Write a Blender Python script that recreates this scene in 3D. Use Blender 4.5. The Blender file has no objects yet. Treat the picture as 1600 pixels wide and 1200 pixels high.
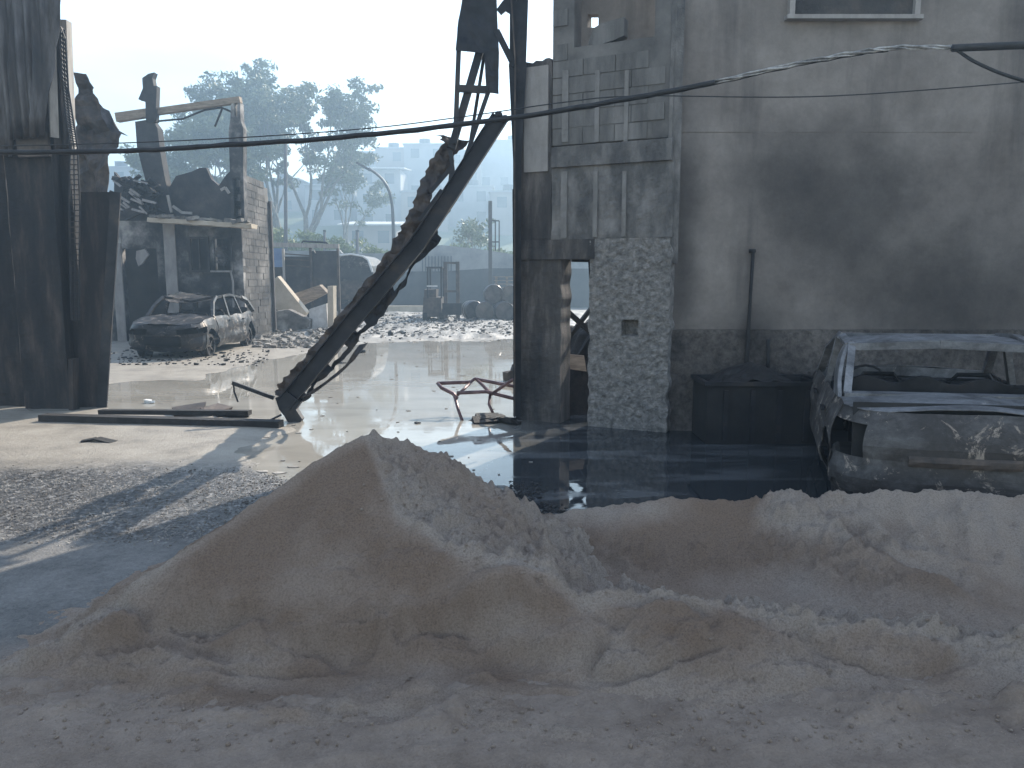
import bpy, math, random
import numpy as np
from mathutils import Vector, Matrix, noise as mnoise

random.seed(7)
scene = bpy.context.scene
COL = scene.collection

# ------------------------------------------------------------------ camera, world, sun, exposure
F_PX, CAM_H, PITCH = 1202.0, 1.8, math.atan(163.0 / 1202.0)
cam_data = bpy.data.cameras.new("camera")
cam_data.sensor_width = 36.0
cam_data.lens = 36.0 * F_PX / 1600.0
cam_data.clip_start = 0.05
cam_data.clip_end = 2000.0
cam = bpy.data.objects.new("camera", cam_data)
cam.location = (0, 0, CAM_H)
cam.rotation_euler = (math.pi / 2 - PITCH, 0, 0)
COL.objects.link(cam)
scene.camera = cam

SUN_AZ, SUN_EL = math.radians(31.0), math.radians(35.0)      # azimuth from +Y towards +X
SUN_DIR = Vector((math.sin(SUN_AZ) * math.cos(SUN_EL), math.cos(SUN_AZ) * math.cos(SUN_EL), math.sin(SUN_EL)))
world = bpy.data.worlds.new("World")
scene.world = world
world.use_nodes = True
wn, wl = world.node_tree.nodes, world.node_tree.links
bg = wn["Background"]
sky = wn.new("ShaderNodeTexSky")
sky.sky_type = 'NISHITA'
sky.sun_disc = False
sky.sun_elevation = SUN_EL
sky.sun_rotation = SUN_AZ
sky.air_density = 1.3
sky.dust_density = 0.7
sky.ozone_density = 1.0
tc = wn.new("ShaderNodeTexCoord")
mp = wn.new("ShaderNodeMapping"); mp.inputs['Scale'].default_value = (1.2, 1.2, 4.0)
nz = wn.new("ShaderNodeTexNoise"); nz.inputs['Scale'].default_value = 2.2; nz.inputs['Detail'].default_value = 6
cr = wn.new("ShaderNodeValToRGB")
cr.color_ramp.elements[0].position = 0.42; cr.color_ramp.elements[0].color = (0, 0, 0, 1)
cr.color_ramp.elements[1].position = 0.72; cr.color_ramp.elements[1].color = (0.4, 0.4, 0.4, 1)
mx = wn.new("ShaderNodeMix"); mx.data_type = 'RGBA'
mx.inputs['B'].default_value = (8.5, 8.8, 9.2, 1)
wl.new(tc.outputs['Generated'], mp.inputs['Vector']); wl.new(mp.outputs['Vector'], nz.inputs['Vector'])
wl.new(nz.outputs['Fac'], cr.inputs['Fac']); wl.new(cr.outputs['Color'], mx.inputs['Factor'])
wl.new(sky.outputs['Color'], mx.inputs['A']); wl.new(mx.outputs['Result'], bg.inputs['Color'])
bg.inputs['Strength'].default_value = 0.12

sun_data = bpy.data.lights.new("sun", 'SUN')
sun_data.energy = 4.3
sun_data.angle = math.radians(0.5)
sun_data.color = (1.0, 0.91, 0.78)
sun = bpy.data.objects.new("sun", sun_data)
sun.rotation_euler = SUN_DIR.to_track_quat('Z', 'Y').to_euler()
sun.location = (20, 30, 30)
COL.objects.link(sun)

scene.view_settings.view_transform = 'Standard'
scene.view_settings.look = 'None'
scene.view_settings.gamma = 1.0
scene.view_settings.use_curve_mapping = False
scene.view_settings.exposure = 1.2
scene.render.engine = 'CYCLES'
scene.cycles.use_denoising = True
scene.cycles.max_bounces = 6
scene.cycles.diffuse_bounces = 3
scene.cycles.volume_bounces = 0

HAZE_DENSITY = 0.0047

# ------------------------------------------------------------------ helpers
CP, SP = math.cos(PITCH), math.sin(PITCH)

def ray(px, py):
    a, b = (px - 800.0) / F_PX, (600.0 - py) / F_PX
    return Vector((a, CP + b * SP, -SP + b * CP))

def U(px, py, d):
    """Point seen at photo pixel (px, py) that stands d metres in front of the camera."""
    r = ray(px, py)
    return Vector((0, 0, CAM_H)) + r * (d / r.y)

def G(px, py, z=0.0):
    r = ray(px, py)
    return Vector((0, 0, CAM_H)) + r * ((z - CAM_H) / r.z)

class MB:
    def __init__(self):
        self.v, self.f = [], []
    def add(self, vs, fs):
        o = len(self.v)
        self.v += [tuple(p) for p in vs]
        self.f += [tuple(i + o for i in q) for q in fs]
        return self
    def box(self, c, s, rot=None):
        sx, sy, sz = s[0] / 2, s[1] / 2, s[2] / 2
        vs = [Vector((x, y, z)) for x in (-sx, sx) for y in (-sy, sy) for z in (-sz, sz)]
        if rot is not None:
            vs = [rot @ p for p in vs]
        vs = [p + Vector(c) for p in vs]
        return self.add(vs, [(0, 1, 3, 2), (4, 6, 7, 5), (0, 4, 5, 1), (2, 3, 7, 6), (0, 2, 6, 4), (1, 5, 7, 3)])
    def bar(self, p, q, w, h=None, up=(0, 0, 1), w2=None):
        p, q = Vector(p), Vector(q)
        h = w if h is None else h
        d = (q - p).normalized()
        up = Vector(up)
        s = d.cross(up)
        if s.length < 1e-4:
            s = d.cross(Vector((0, 1, 0)))
        s.normalize()
        u = s.cross(d)
        vs = []
        for e, ww in ((p, w), (q, w2 or w)):
            for a, b in ((-1, -1), (1, -1), (1, 1), (-1, 1)):
                vs.append(e + s * (a * ww / 2) + u * (b * h / 2))
        return self.add(vs, [(3, 2, 1, 0), (4, 5, 6, 7), (0, 1, 5, 4), (1, 2, 6, 5), (2, 3, 7, 6), (3, 0, 4, 7)])
    def tube(self, pts, r, n=6):
        pts = [Vector(p) for p in pts]
        rs = r if isinstance(r, (list, tuple)) else [r] * len(pts)
        vs, fs = [], []
        for i, p in enumerate(pts):
            d = (pts[min(i + 1, len(pts) - 1)] - pts[max(i - 1, 0)]).normalized()
            ref = Vector((0, 0, 1)) if abs(d.z) < 0.9 else Vector((1, 0, 0))
            a = d.cross(ref).normalized(); b = d.cross(a)
            for k in range(n):
                t = 2 * math.pi * k / n
                vs.append(p + (a * math.cos(t) + b * math.sin(t)) * rs[i])
        for i in range(len(pts) - 1):
            for k in range(n):
                k2 = (k + 1) % n
                fs.append((i * n + k, i * n + k2, (i + 1) * n + k2, (i + 1) * n + k))
        fs.append(tuple(range(n))[::-1]); fs.append(tuple((len(pts) - 1) * n + k for k in range(n)))
        return self.add(vs, fs)
    def prism(self, poly, ext):
        ext = Vector(ext); n = len(poly)
        poly = [Vector(p) for p in poly]
        vs = poly + [p + ext for p in poly]
        fs = [tuple(range(n)), tuple(range(2 * n - 1, n - 1, -1))]
        for i in range(n):
            j = (i + 1) % n
            fs.append((i, i + n, j + n, j))
        return self.add(vs, fs)
    def grid(self, fn, nu, nv, skip=None):
        vs = [fn(i / nu, j / nv) for j in range(nv + 1) for i in range(nu + 1)]
        fs = []
        for j in range(nv):
            for i in range(nu):
                if skip and skip((i + .5) / nu, (j + .5) / nv):
                    continue
                a = j * (nu + 1) + i
                fs.append((a, a + 1, a + nu + 2, a + nu + 1))
        return self.add(vs, fs)
    def jitter(self, amp, freq, seed=0):
        out = []
        for p in self.v:
            q = Vector(p) * freq + Vector((seed * 7.3, seed * 3.1, seed))
            out.append(tuple(Vector(p) + mnoise.noise_vector(q) * amp))
        self.v = out
        return self
    def build(self, name, mat, parent=None, smooth=False, thick=None):
        off = Vector((0, 0, 0))
        t = parent
        while t is not None:
            off += t.location; t = t.parent
        me = bpy.data.meshes.new(name)
        me.from_pydata([tuple(Vector(p) - off) for p in self.v], [], self.f)
        me.update()
        if smooth:
            me.polygons.foreach_set('use_smooth', [True] * len(me.polygons))
        me.materials.append(mat)
        return link(name, me, parent, thick)

def link(name, me, parent=None, thick=None):
    o = bpy.data.objects.new(name, me)
    COL.objects.link(o)
    o.parent = parent
    if thick:
        m = o.modifiers.new('thickness', 'SOLIDIFY'); m.thickness = thick; m.offset = 0
    return o

def tag(o, label=None, cat=None, group=None, kind=None):
    if label: o['label'] = label
    if cat: o['category'] = cat
    if group: o['group'] = group
    if kind: o['kind'] = kind
    return o

def thing(name, loc, label, cat, group=None):
    o = bpy.data.objects.new(name, None)
    o.empty_display_size = 0.2
    o.location = loc
    COL.objects.link(o)
    return tag(o, label, cat, group)

def copy_tree(o, parent=None):
    c = o.copy(); COL.objects.link(c)
    c.parent = parent
    for ch in list(o.children):
        copy_tree(ch, c)
    return c

# numpy value noise --------------------------------------------------------
def _hash(ix, iy, seed):
    h = (ix.astype(np.int64) * 374761393 + iy.astype(np.int64) * 668265263 + seed * 1274126177) & 0x7fffffff
    h = ((h ^ (h >> 13)) * 1274126177) & 0x7fffffff
    h = ((h ^ (h >> 16)) * 374761393) & 0x7fffffff
    return (h & 0xffff) / 65535.0
def vnoise(x, y, seed=0):
    ix, iy = np.floor(x), np.floor(y)
    fx, fy = x - ix, y - iy
    fx = fx * fx * fx * (fx * (fx * 6 - 15) + 10); fy = fy * fy * fy * (fy * (fy * 6 - 15) + 10)
    a, b = _hash(ix, iy, seed), _hash(ix + 1, iy, seed)
    c, d = _hash(ix, iy + 1, seed), _hash(ix + 1, iy + 1, seed)
    return (a + (b - a) * fx) * (1 - fy) + (c + (d - c) * fx) * fy - 0.5
def fbm(x, y, octaves=4, seed=0, gain=0.5):
    s, a = 0.0, 1.0
    for k in range(octaves):
        ca, sa = math.cos(0.6 * k), math.sin(0.6 * k)
        s = s + a * vnoise((x * ca - y * sa) * 2 ** k, (x * sa + y * ca) * 2 ** k, seed + k * 17)
        a *= gain
    return s
def sstep(a, b, x):
    t = np.clip((x - a) / (b - a), 0, 1)
    return t * t * (3 - 2 * t)

# materials -----------------------------------------------------------------
def new_mat(name):
    m = bpy.data.materials.new(name); m.use_nodes = True
    nt = m.node_tree
    return m, nt, nt.nodes["Principled BSDF"]

def ramp(nt, stops, interp='LINEAR'):
    r = nt.nodes.new("ShaderNodeValToRGB"); e = r.color_ramp.elements
    r.color_ramp.interpolation = interp
    while len(e) < len(stops): e.new(0.5)
    for el, (p, c) in zip(e, stops):
        el.position = p
        el.color = (c[0], c[1], c[2], 1) if hasattr(c, '__len__') else (c, c, c, 1)
    return r

def tex_noise(nt, vec, scale, detail=6, rough=0.6, stretch=None, dist=0.0):
    n = nt.nodes.new("ShaderNodeTexNoise")
    n.inputs['Scale'].default_value = scale; n.inputs['Detail'].default_value = detail
    n.inputs['Roughness'].default_value = rough; n.inputs['Distortion'].default_value = dist
    if stretch:
        mp_ = nt.nodes.new("ShaderNodeMapping"); mp_.inputs['Scale'].default_value = stretch
        nt.links.new(vec, mp_.inputs['Vector']); vec = mp_.outputs['Vector']
    nt.links.new(vec, n.inputs['Vector'])
    return n.outputs['Fac']

def mixc(nt, fac, a, b):
    m = nt.nodes.new("ShaderNodeMix"); m.data_type = 'RGBA'
    for key, val in (('Factor', fac), ('A', a), ('B', b)):
        s = m.inputs[key] if key != 'Factor' else m.inputs[0]
        if hasattr(val, 'is_linked'): nt.links.new(val, s)
        elif hasattr(val, '__len__'): s.default_value = (*val[:3], 1)
        else: s.default_value = val
    return m.outputs['Result']

def math_(nt, op, a, b=0.5, clamp=False):
    m = nt.nodes.new("ShaderNodeMath"); m.operation = op; m.use_clamp = clamp
    for i, v in enumerate((a, b)):
        if hasattr(v, 'is_linked'): nt.links.new(v, m.inputs[i])
        else: m.inputs[i].default_value = v
    return m.outputs[0]

def position(nt):
    return nt.nodes.new("ShaderNodeNewGeometry").outputs['Position']

def bump(nt, b, height, strength, dist):
    n = nt.nodes.new("ShaderNodeBump"); n.inputs['Strength'].default_value = strength; n.inputs['Distance'].default_value = dist
    nt.links.new(height, n.inputs['Height']); nt.links.new(n.outputs['Normal'], b.inputs['Normal'])

def simple(name, stops, scale=4.0, rough=0.8, metal=0.0, bstr=0.4, bdist=0.01, bscale=None, stretch=None, detail=8, vary=0.0, spec=0.4, world=False):
    """Noise-ramped surface: colour patches, own grain and wear."""
    m, nt, b = new_mat(name)
    co = position(nt) if world else nt.nodes.new("ShaderNodeTexCoord").outputs['Object']
    f = tex_noise(nt, co, scale, detail, 0.65, stretch)
    r = ramp(nt, stops); nt.links.new(f, r.inputs[0])
    col = r.outputs[0]
    if vary:
        oi = nt.nodes.new("ShaderNodeObjectInfo").outputs['Random']
        hs = nt.nodes.new("ShaderNodeHueSaturation")
        nt.links.new(math_(nt, 'ADD', math_(nt, 'MULTIPLY', oi, 2 * vary), 1 - vary), hs.inputs['Value'])
        nt.links.new(col, hs.inputs['Color']); col = hs.outputs[0]
    nt.links.new(col, b.inputs['Base Color'])
    b.inputs['Roughness'].default_value = rough; b.inputs['Metallic'].default_value = metal
    b.inputs['Specular IOR Level'].default_value = spec
    bump(nt, b, tex_noise(nt, co, bscale or scale * 6, 6, 0.7), bstr, bdist)
    return m

MT = {}
# sand
m, nt, b = new_mat("pale_sand")
P = position(nt)
big = tex_noise(nt, P, 1.7, 5, 0.6); fine = tex_noise(nt, P, 95, 4, 0.8); grain = tex_noise(nt, P, 260, 2, 0.6)
att = nt.nodes.new("ShaderNodeAttribute"); att.attribute_name = "dry_lit"  # damp-to-dried sand tone, with sky light on the crests painted in
dr_ = math_(nt, 'ADD', att.outputs['Fac'], math_(nt, 'MULTIPLY', math_(nt, 'SUBTRACT', big, 0.5), 1.1))
r1 = ramp(nt, [(0.05, (0.35, 0.252, 0.19)), (0.45, (0.45, 0.347, 0.28)), (0.95, (0.53, 0.435, 0.368))]); nt.links.new(dr_, r1.inputs[0])
r2 = ramp(nt, [(0.36, 0.6), (0.56, 1.0)]); nt.links.new(fine, r2.inputs[0])
mm = nt.nodes.new("ShaderNodeMix"); mm.data_type = 'RGBA'; mm.blend_type = 'MULTIPLY'; mm.inputs[0].default_value = 0.8
nt.links.new(r1.outputs[0], mm.inputs['A']); nt.links.new(r2.outputs[0], mm.inputs['B'])
nt.links.new(mm.outputs['Result'], b.inputs['Base Color'])
b.inputs['Roughness'].default_value = 0.95; b.inputs['Specular IOR Level'].default_value = 0.15
bump(nt, b, math_(nt, 'ADD', math_(nt, 'MULTIPLY', fine, 1.0), math_(nt, 'MULTIPLY', grain, 0.5)), 1.0, 0.03)
MT['sand'] = m

MT['charred_steel'] = simple("charred_steel", [(0.35, (0.012, 0.013, 0.016)), (0.55, (0.03, 0.03, 0.034)), (0.75, (0.07, 0.055, 0.045))], 3, 0.6, 0.25, 0.4, 0.01)
MT['steel_rust'] = simple("scorched_rusty_steel", [(0.3, (0.03, 0.028, 0.03)), (0.5, (0.075, 0.06, 0.052)), (0.7, (0.14, 0.105, 0.085))], 4, 0.65, 0.2, 0.4, 0.01)
MT['corrugated'] = simple("sooty_corrugated_sheet", [(0.34, (0.018, 0.019, 0.023)), (0.5, (0.05, 0.043, 0.042)), (0.66, (0.13, 0.122, 0.125))], 1.6, 0.5, 0.45, 0.3, 0.004, stretch=(2.5, 2.5, 0.5))
MT['black'] = simple("black_soot", [(0.3, (0.008, 0.009, 0.011)), (0.7, (0.03, 0.028, 0.028))], 3, 0.75, 0, 0.4, 0.01)
MT['dark_wall'] = simple("sooty_masonry", [(0.34, (0.012, 0.013, 0.016)), (0.5, (0.022, 0.02, 0.021)), (0.62, (0.05, 0.04, 0.036)), (0.74, (0.1, 0.085, 0.077))], 2.2, 0.85, 0, 0.9, 0.02, bscale=16, stretch=(2.4, 2.4, 0.45), detail=12)
MT['house_wall'] = simple("scorched_house_render", [(0.38, (0.015, 0.016, 0.019)), (0.48, (0.055, 0.053, 0.053)), (0.57, (0.19, 0.177, 0.168)), (0.66, (0.4, 0.378, 0.355))], 0.9, 0.9, 0, 0.6, 0.02, bscale=9)
MT['house_dark'] = simple("burned_house_interior", [(0.3, (0.02, 0.02, 0.024)), (0.55, (0.055, 0.052, 0.052)), (0.75, (0.12, 0.1, 0.09))], 1.5, 0.9, 0, 0.6, 0.02, bscale=9)
MT['block'] = simple("grey_concrete_block", [(0.35, (0.09, 0.086, 0.083)), (0.5, (0.15, 0.143, 0.137)), (0.68, (0.22, 0.207, 0.197))], 1.6, 0.92, 0, 0.8, 0.01, bscale=30, vary=0.08, world=True, stretch=(2.4, 2.4, 0.5))
MT['house_block'] = simple("sooty_concrete_block", [(0.36, (0.022, 0.022, 0.024)), (0.5, (0.07, 0.065, 0.061)), (0.68, (0.2, 0.184, 0.168))], 0.8, 0.92, 0, 0.8, 0.01, bscale=30, vary=0.12, world=True)
MT['mortar'] = simple("grey_mortar", [(0.35, (0.075, 0.072, 0.07)), (0.5, (0.13, 0.123, 0.118)), (0.68, (0.2, 0.188, 0.177))], 1.6, 0.95, 0, 0.6, 0.01, world=True)
MT['pale_post'] = simple("pale_scorched_timber", [(0.3, (0.2, 0.18, 0.16)), (0.7, (0.42, 0.39, 0.36))], 3, 0.8, 0, 0.4, 0.01, stretch=(4, 4, 0.6))
MT['strip'] = simple("pale_concrete_strip", [(0.3, (0.2, 0.185, 0.175)), (0.7, (0.36, 0.335, 0.32))], 5, 0.9, 0, 0.5, 0.01, stretch=(1, 1, 0.4))
MT['strip_dull'] = simple("dull_concrete_strip", [(0.3, (0.13, 0.125, 0.12)), (0.7, (0.25, 0.235, 0.225))], 5, 0.9, 0, 0.5, 0.01, stretch=(1, 1, 0.4))
MT['panel_beige'] = simple("beige_broken_render", [(0.3, (0.36, 0.29, 0.21)), (0.7, (0.58, 0.5, 0.4))], 2, 0.9, 0, 0.5, 0.02)
MT['rubble'] = simple("broken_masonry", [(0.3, (0.06, 0.055, 0.05)), (0.5, (0.2, 0.18, 0.16)), (0.7, (0.45, 0.42, 0.38))], 2.2, 0.9, 0, 0.6, 0.02, bscale=20)
MT['cable'] = simple("black_cable", [(0.3, (0.01, 0.011, 0.013)), (0.7, (0.03, 0.03, 0.033))], 14, 0.6, 0, 0.5, 0.004)
MT['frayed'] = simple("bare_frayed_cable", [(0.36, (0.08, 0.08, 0.08)), (0.5, (0.28, 0.27, 0.26)), (0.64, (0.56, 0.54, 0.52))], 6, 0.6, 0.1, 0.5, 0.004)
MT['lamp'] = simple("dark_lamp_metal", [(0.3, (0.03, 0.03, 0.034)), (0.7, (0.06, 0.06, 0.065))], 3, 0.5, 0.3, 0.1, 0.002)
MT['pole'] = simple("dark_timber_pole", [(0.3, (0.05, 0.045, 0.045)), (0.7, (0.1, 0.09, 0.085))], 3, 0.9)
MT['yard_wall'] = simple("grey_yard_wall", [(0.3, (0.12, 0.125, 0.13)), (0.5, (0.24, 0.24, 0.24)), (0.7, (0.34, 0.33, 0.32))], 0.5, 0.9, 0, 0.4, 0.02)
MT['yard_wall_dark'] = simple("sooty_yard_wall", [(0.3, (0.03, 0.032, 0.036)), (0.7, (0.09, 0.088, 0.088))], 0.6, 0.9, 0, 0.4, 0.02)
MT['timber'] = simple("weathered_timber", [(0.3, (0.16, 0.12, 0.09)), (0.7, (0.36, 0.29, 0.22))], 4, 0.85, 0, 0.4, 0.01, stretch=(1, 1, 4))
MT['charcoal'] = simple("charred_timber", [(0.3, (0.008, 0.008, 0.009)), (0.7, (0.035, 0.03, 0.028))], 8, 0.7, 0, 0.9, 0.02, bscale=40)
MT['blue_tarp'] = simple("blue_panel", [(0.3, (0.1, 0.16, 0.3)), (0.7, (0.2, 0.28, 0.42))], 3, 0.7)
MT['drum'] = simple("scorched_drum", [(0.35, (0.05, 0.05, 0.055)), (0.65, (0.14, 0.125, 0.12))], 3, 0.32, 0.55, 0.2, 0.004)
MT['bark'] = simple("eucalyptus_bark", [(0.3, (0.12, 0.11, 0.1)), (0.7, (0.26, 0.24, 0.21))], 3, 0.9)
MT['concrete_far'] = simple("pale_far_render", [(0.3, (0.26, 0.26, 0.26)), (0.7, (0.4, 0.39, 0.38))], 0.3, 0.9, 0, 0.2, 0.02)
MT['brick_far'] = simple("ochre_far_render", [(0.3, (0.24, 0.2, 0.17)), (0.7, (0.34, 0.29, 0.25))], 0.3, 0.9, 0, 0.2, 0.02)
MT['roof_far'] = simple("pale_metal_roof", [(0.3, (0.6, 0.58, 0.56)), (0.7, (0.75, 0.74, 0.72))], 0.6, 0.4, 0.2, 0.1, 0.01)
MT['glass_far'] = simple("dark_far_window", [(0.3, (0.03, 0.035, 0.045)), (0.7, (0.07, 0.08, 0.09))], 1, 0.2)
MT['hill'] = simple("grassy_hillside", [(0.35, (0.06, 0.085, 0.035)), (0.55, (0.11, 0.13, 0.06)), (0.75, (0.2, 0.19, 0.13))], 0.12, 0.95, 0, 0.5, 0.2, bscale=1.2)
MT['tyre'] = simple("burned_tyre", [(0.3, (0.012, 0.012, 0.013)), (0.7, (0.05, 0.045, 0.042))], 8, 0.85, 0, 0.7, 0.01)
MT['white_scrap'] = simple("pale_scrap", [(0.3, (0.5, 0.48, 0.46)), (0.7, (0.75, 0.74, 0.72))], 6, 0.8)
MT['maroon_tube'] = simple("scorched_maroon_tube", [(0.35, (0.06, 0.03, 0.032)), (0.6, (0.16, 0.09, 0.09)), (0.75, (0.45, 0.36, 0.34))], 7, 0.35, 0.3, 0.3, 0.004)
def leaf_mat(name, c1, c2):
    m = simple(name, [(0.35, c1), (0.65, c2)], 0.8, 0.6, 0, 0.1, 0.01)
    b_ = m.node_tree.nodes["Principled BSDF"]
    b_.inputs['Subsurface Weight'].default_value = 0.0
    return m
MT['leaf'] = leaf_mat("eucalyptus_leaves", (0.1, 0.12, 0.06), (0.2, 0.22, 0.115))
MT['leaf_light'] = leaf_mat("bright_shrub_leaves", (0.12, 0.15, 0.045), (0.24, 0.27, 0.09))

def burnt_car_mat(name, dark, ash, flake, ash_lo, ash_hi, fl_lo, fl_hi, metal=0.35, rough=0.5):
    m, nt, b = new_mat(name)
    co = nt.nodes.new("ShaderNodeTexCoord").outputs['Object']
    n1 = tex_noise(nt, co, 2.6, 8, 0.7, (1, 1, 1.6), 0.4)
    n2 = tex_noise(nt, co, 5.0, 10, 0.75, None, 0.8)
    n3 = tex_noise(nt, co, 22, 6, 0.7)
    r1 = ramp(nt, [(ash_lo, 0.0), (ash_hi, 1.0)]); nt.links.new(n1, r1.inputs[0])
    r2 = ramp(nt, [(fl_lo, 0.0), (fl_hi, 1.0)]); nt.links.new(n2, r2.inputs[0])
    c = mixc(nt, r1.outputs[0], dark, ash)
    c = mixc(nt, r2.outputs[0], c, flake)
    r3 = ramp(nt, [(0.3, 0.55), (0.65, 1.0)]); nt.links.new(n3, r3.inputs[0])
    mm = nt.nodes.new("ShaderNodeMix"); mm.data_type = 'RGBA'; mm.blend_type = 'MULTIPLY'; mm.inputs[0].default_value = 0.8
    nt.links.new(c, mm.inputs['A']); nt.links.new(r3.outputs[0], mm.inputs['B'])
    nt.links.new(mm.outputs['Result'], b.inputs['Base Color'])
    rr = ramp(nt, [(0.3, rough - 0.15), (0.7, rough + 0.25)]); nt.links.new(n2, rr.inputs[0])
    nt.links.new(rr.outputs[0], b.inputs['Roughness'])
    b.inputs['Metallic'].default_value = metal
    bump(nt, b, n3, 0.4, 0.006)
    return m
MT['car_near'] = burnt_car_mat("burned_car_paint", (0.048, 0.042, 0.04), (0.14, 0.134, 0.134), (0.34, 0.285, 0.24), 0.48, 0.7, 0.565, 0.62, 0.05, 0.65)
MT['car_near_top_sheen'] = burnt_car_mat("ash_and_sky_sheen_panel", (0.08, 0.079, 0.083), (0.28, 0.28, 0.292), (0.38, 0.35, 0.32), 0.38, 0.66, 0.6, 0.66, 0.1, 0.5)  # pale ash plus painted sky reflection, for the upward panels
MT['car_far'] = burnt_car_mat("burned_car_shell", (0.02, 0.019, 0.02), (0.075, 0.07, 0.07), (0.33, 0.28, 0.235), 0.4, 0.64, 0.56, 0.64, 0.45, 0.38)

# ------------------------------------------------------------------ ground and water
def poly_sdf(X, Y, poly):
    """Signed distance to a polygon, negative inside."""
    d = np.full(X.shape, 1e9); inside = np.zeros(X.shape, bool)
    n = len(poly)
    for i in range(n):
        ax, ay = poly[i]; bx, by = poly[(i + 1) % n]
        ex, ey = bx - ax, by - ay
        t = np.clip(((X - ax) * ex + (Y - ay) * ey) / (ex * ex + ey * ey + 1e-12), 0, 1)
        d = np.minimum(d, np.hypot(X - ax - t * ex, Y - ay - t * ey))
        cond = ((ay > Y) != (by > Y)) & (X < (bx - ax) * (Y - ay) / (by - ay + 1e-12) + ax)
        inside ^= cond
    return np.where(inside, -d, d)

POND = [tuple(G(x, y)[:2]) for x, y in (
    (60, 618), (165, 600), (300, 592), (405, 561), (480, 552), (560, 538), (660, 531), (810, 529), (960, 530),
    (1000, 640), (1330, 700), (1340, 775), (1200, 800), (960, 805), (880, 800), (800, 752), (700, 760), (560, 770), (420, 765), (352, 742), (385, 700), (452, 672), (440, 661), (300, 648), (160, 640), (60, 640))]

ROAD_EDGE = G(150, 850).y
def ground_h(X, Y):
    sd = poly_sdf(X, Y, POND) + 0.5 * fbm(X * 0.9, Y * 0.6, 4, 3) * np.clip(Y / 9, 0.5, 2.0)
    h = np.clip(sd * 0.05, -0.04, 0.016)
    h = h + 0.006 * fbm(X * 3, Y * 3, 4, 9) * np.where(sd > 0.2, 1, 0.4)
    h = np.where(sd > 0.35, np.maximum(h, 0.007), h)
    # coarse wet gravel strip
    gw_ = Y + .9 * fbm(X * .7, Y * .9, 4, 33)
    gravel = sstep(ROAD_EDGE - 0.02, ROAD_EDGE + 0.15, Y) * (1 - sstep(6.6, 7.7, gw_)) * (1 - sstep(-2.0, -1.2, X))
    h = h + gravel * (0.006 + 0.02 * np.maximum(fbm(X * 9, Y * 9, 3, 31), -0.05) + .010 * np.maximum(vnoise(X * 34, Y * 34, 32), 0))
    # road apron in front, a few cm higher, with a broken lip
    road = 1 - sstep(ROAD_EDGE - 0.12, ROAD_EDGE - 0.02, Y + 0.12 * fbm(X * 0.8, X * 0.3, 3, 5))
    h = h * (1 - road) + road * (0.016 + 0.008 * fbm(X * 1.2, Y * 1.2, 3, 11) + 0.003 * fbm(X * 14, Y * 14, 3, 12))
    # spilled sand in front of the heaps
    spill = (1 - sstep(3.05, 3.75, Y)) * sstep(-3.0, -1.7, X + (Y - 3.3) * 1.2)
    lumps = np.maximum(fbm(X * 3.2, Y * 5.0, 5, 21), -0.12) + 0.1
    band = sstep(2.75, 3.05, Y + 0.35 * fbm(X * 1.3, X * 0.2 + 4, 3, 8))
    h = h + spill * band * 0.12 * lumps * lumps * 1.6 + spill * 0.012 * fbm(X * 11, Y * 16, 4, 22)
    h = h + (1 - sstep(3.0, 3.4, Y)) * (0.010 * np.maximum(fbm(X * 12, Y * 16, 3, 23), -.1) + 0.007 * np.maximum(vnoise(X * 34, Y * 40, 24), 0) + .004 * vnoise(X * 60, Y * 60, 25))
    # worn tyre tracks crossing the spilled sand
    for k_t, y_t in ((0, 2.62), (1, 2.78)):
        tr_ = np.exp(-((Y - y_t - .05 * X) / .05) ** 2) * sstep(-.1, .25, vnoise(X * .8, Y * .3 + k_t, 26))
        h = h - tr_ * (.012 + .006 * np.sign(np.sin(X * 70)))
    # churned rubble yard behind the water
    far = sstep(21.5, 24.5, Y + 2.0 * fbm(X * 0.35, Y * 0.2, 3, 41)) * (1 - sstep(40, 46, Y))
    h = h + far * (0.03 + 0.16 * np.maximum(fbm(X * 0.9, Y * 1.1, 5, 42), -0.05) + 0.05 * fbm(X * 4, Y * 4, 3, 43))
    near_house = sstep(0.0, 2.0, -(X + 4.6)) * sstep(18.5, 22, Y + X * 0.1) * (1 - sstep(30, 34, Y))
    h = h + near_house * 0.12 * np.maximum(fbm(X * 1.6, Y * 1.6, 4, 52), 0)
    return h

def axis(fine0, fine1, step, far0, far1, growth):
    a = list(np.arange(fine0, fine1, step))
    s, x = step, fine1
    while x < far1:
        a.append(x); s *= growth; x += s
    a.append(far1)
    s, x, lo = step, fine0 - step, []
    while x > far0:
        lo.append(x); s *= growth; x -= s
    return np.array([far0] + lo[::-1] + a)

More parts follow.
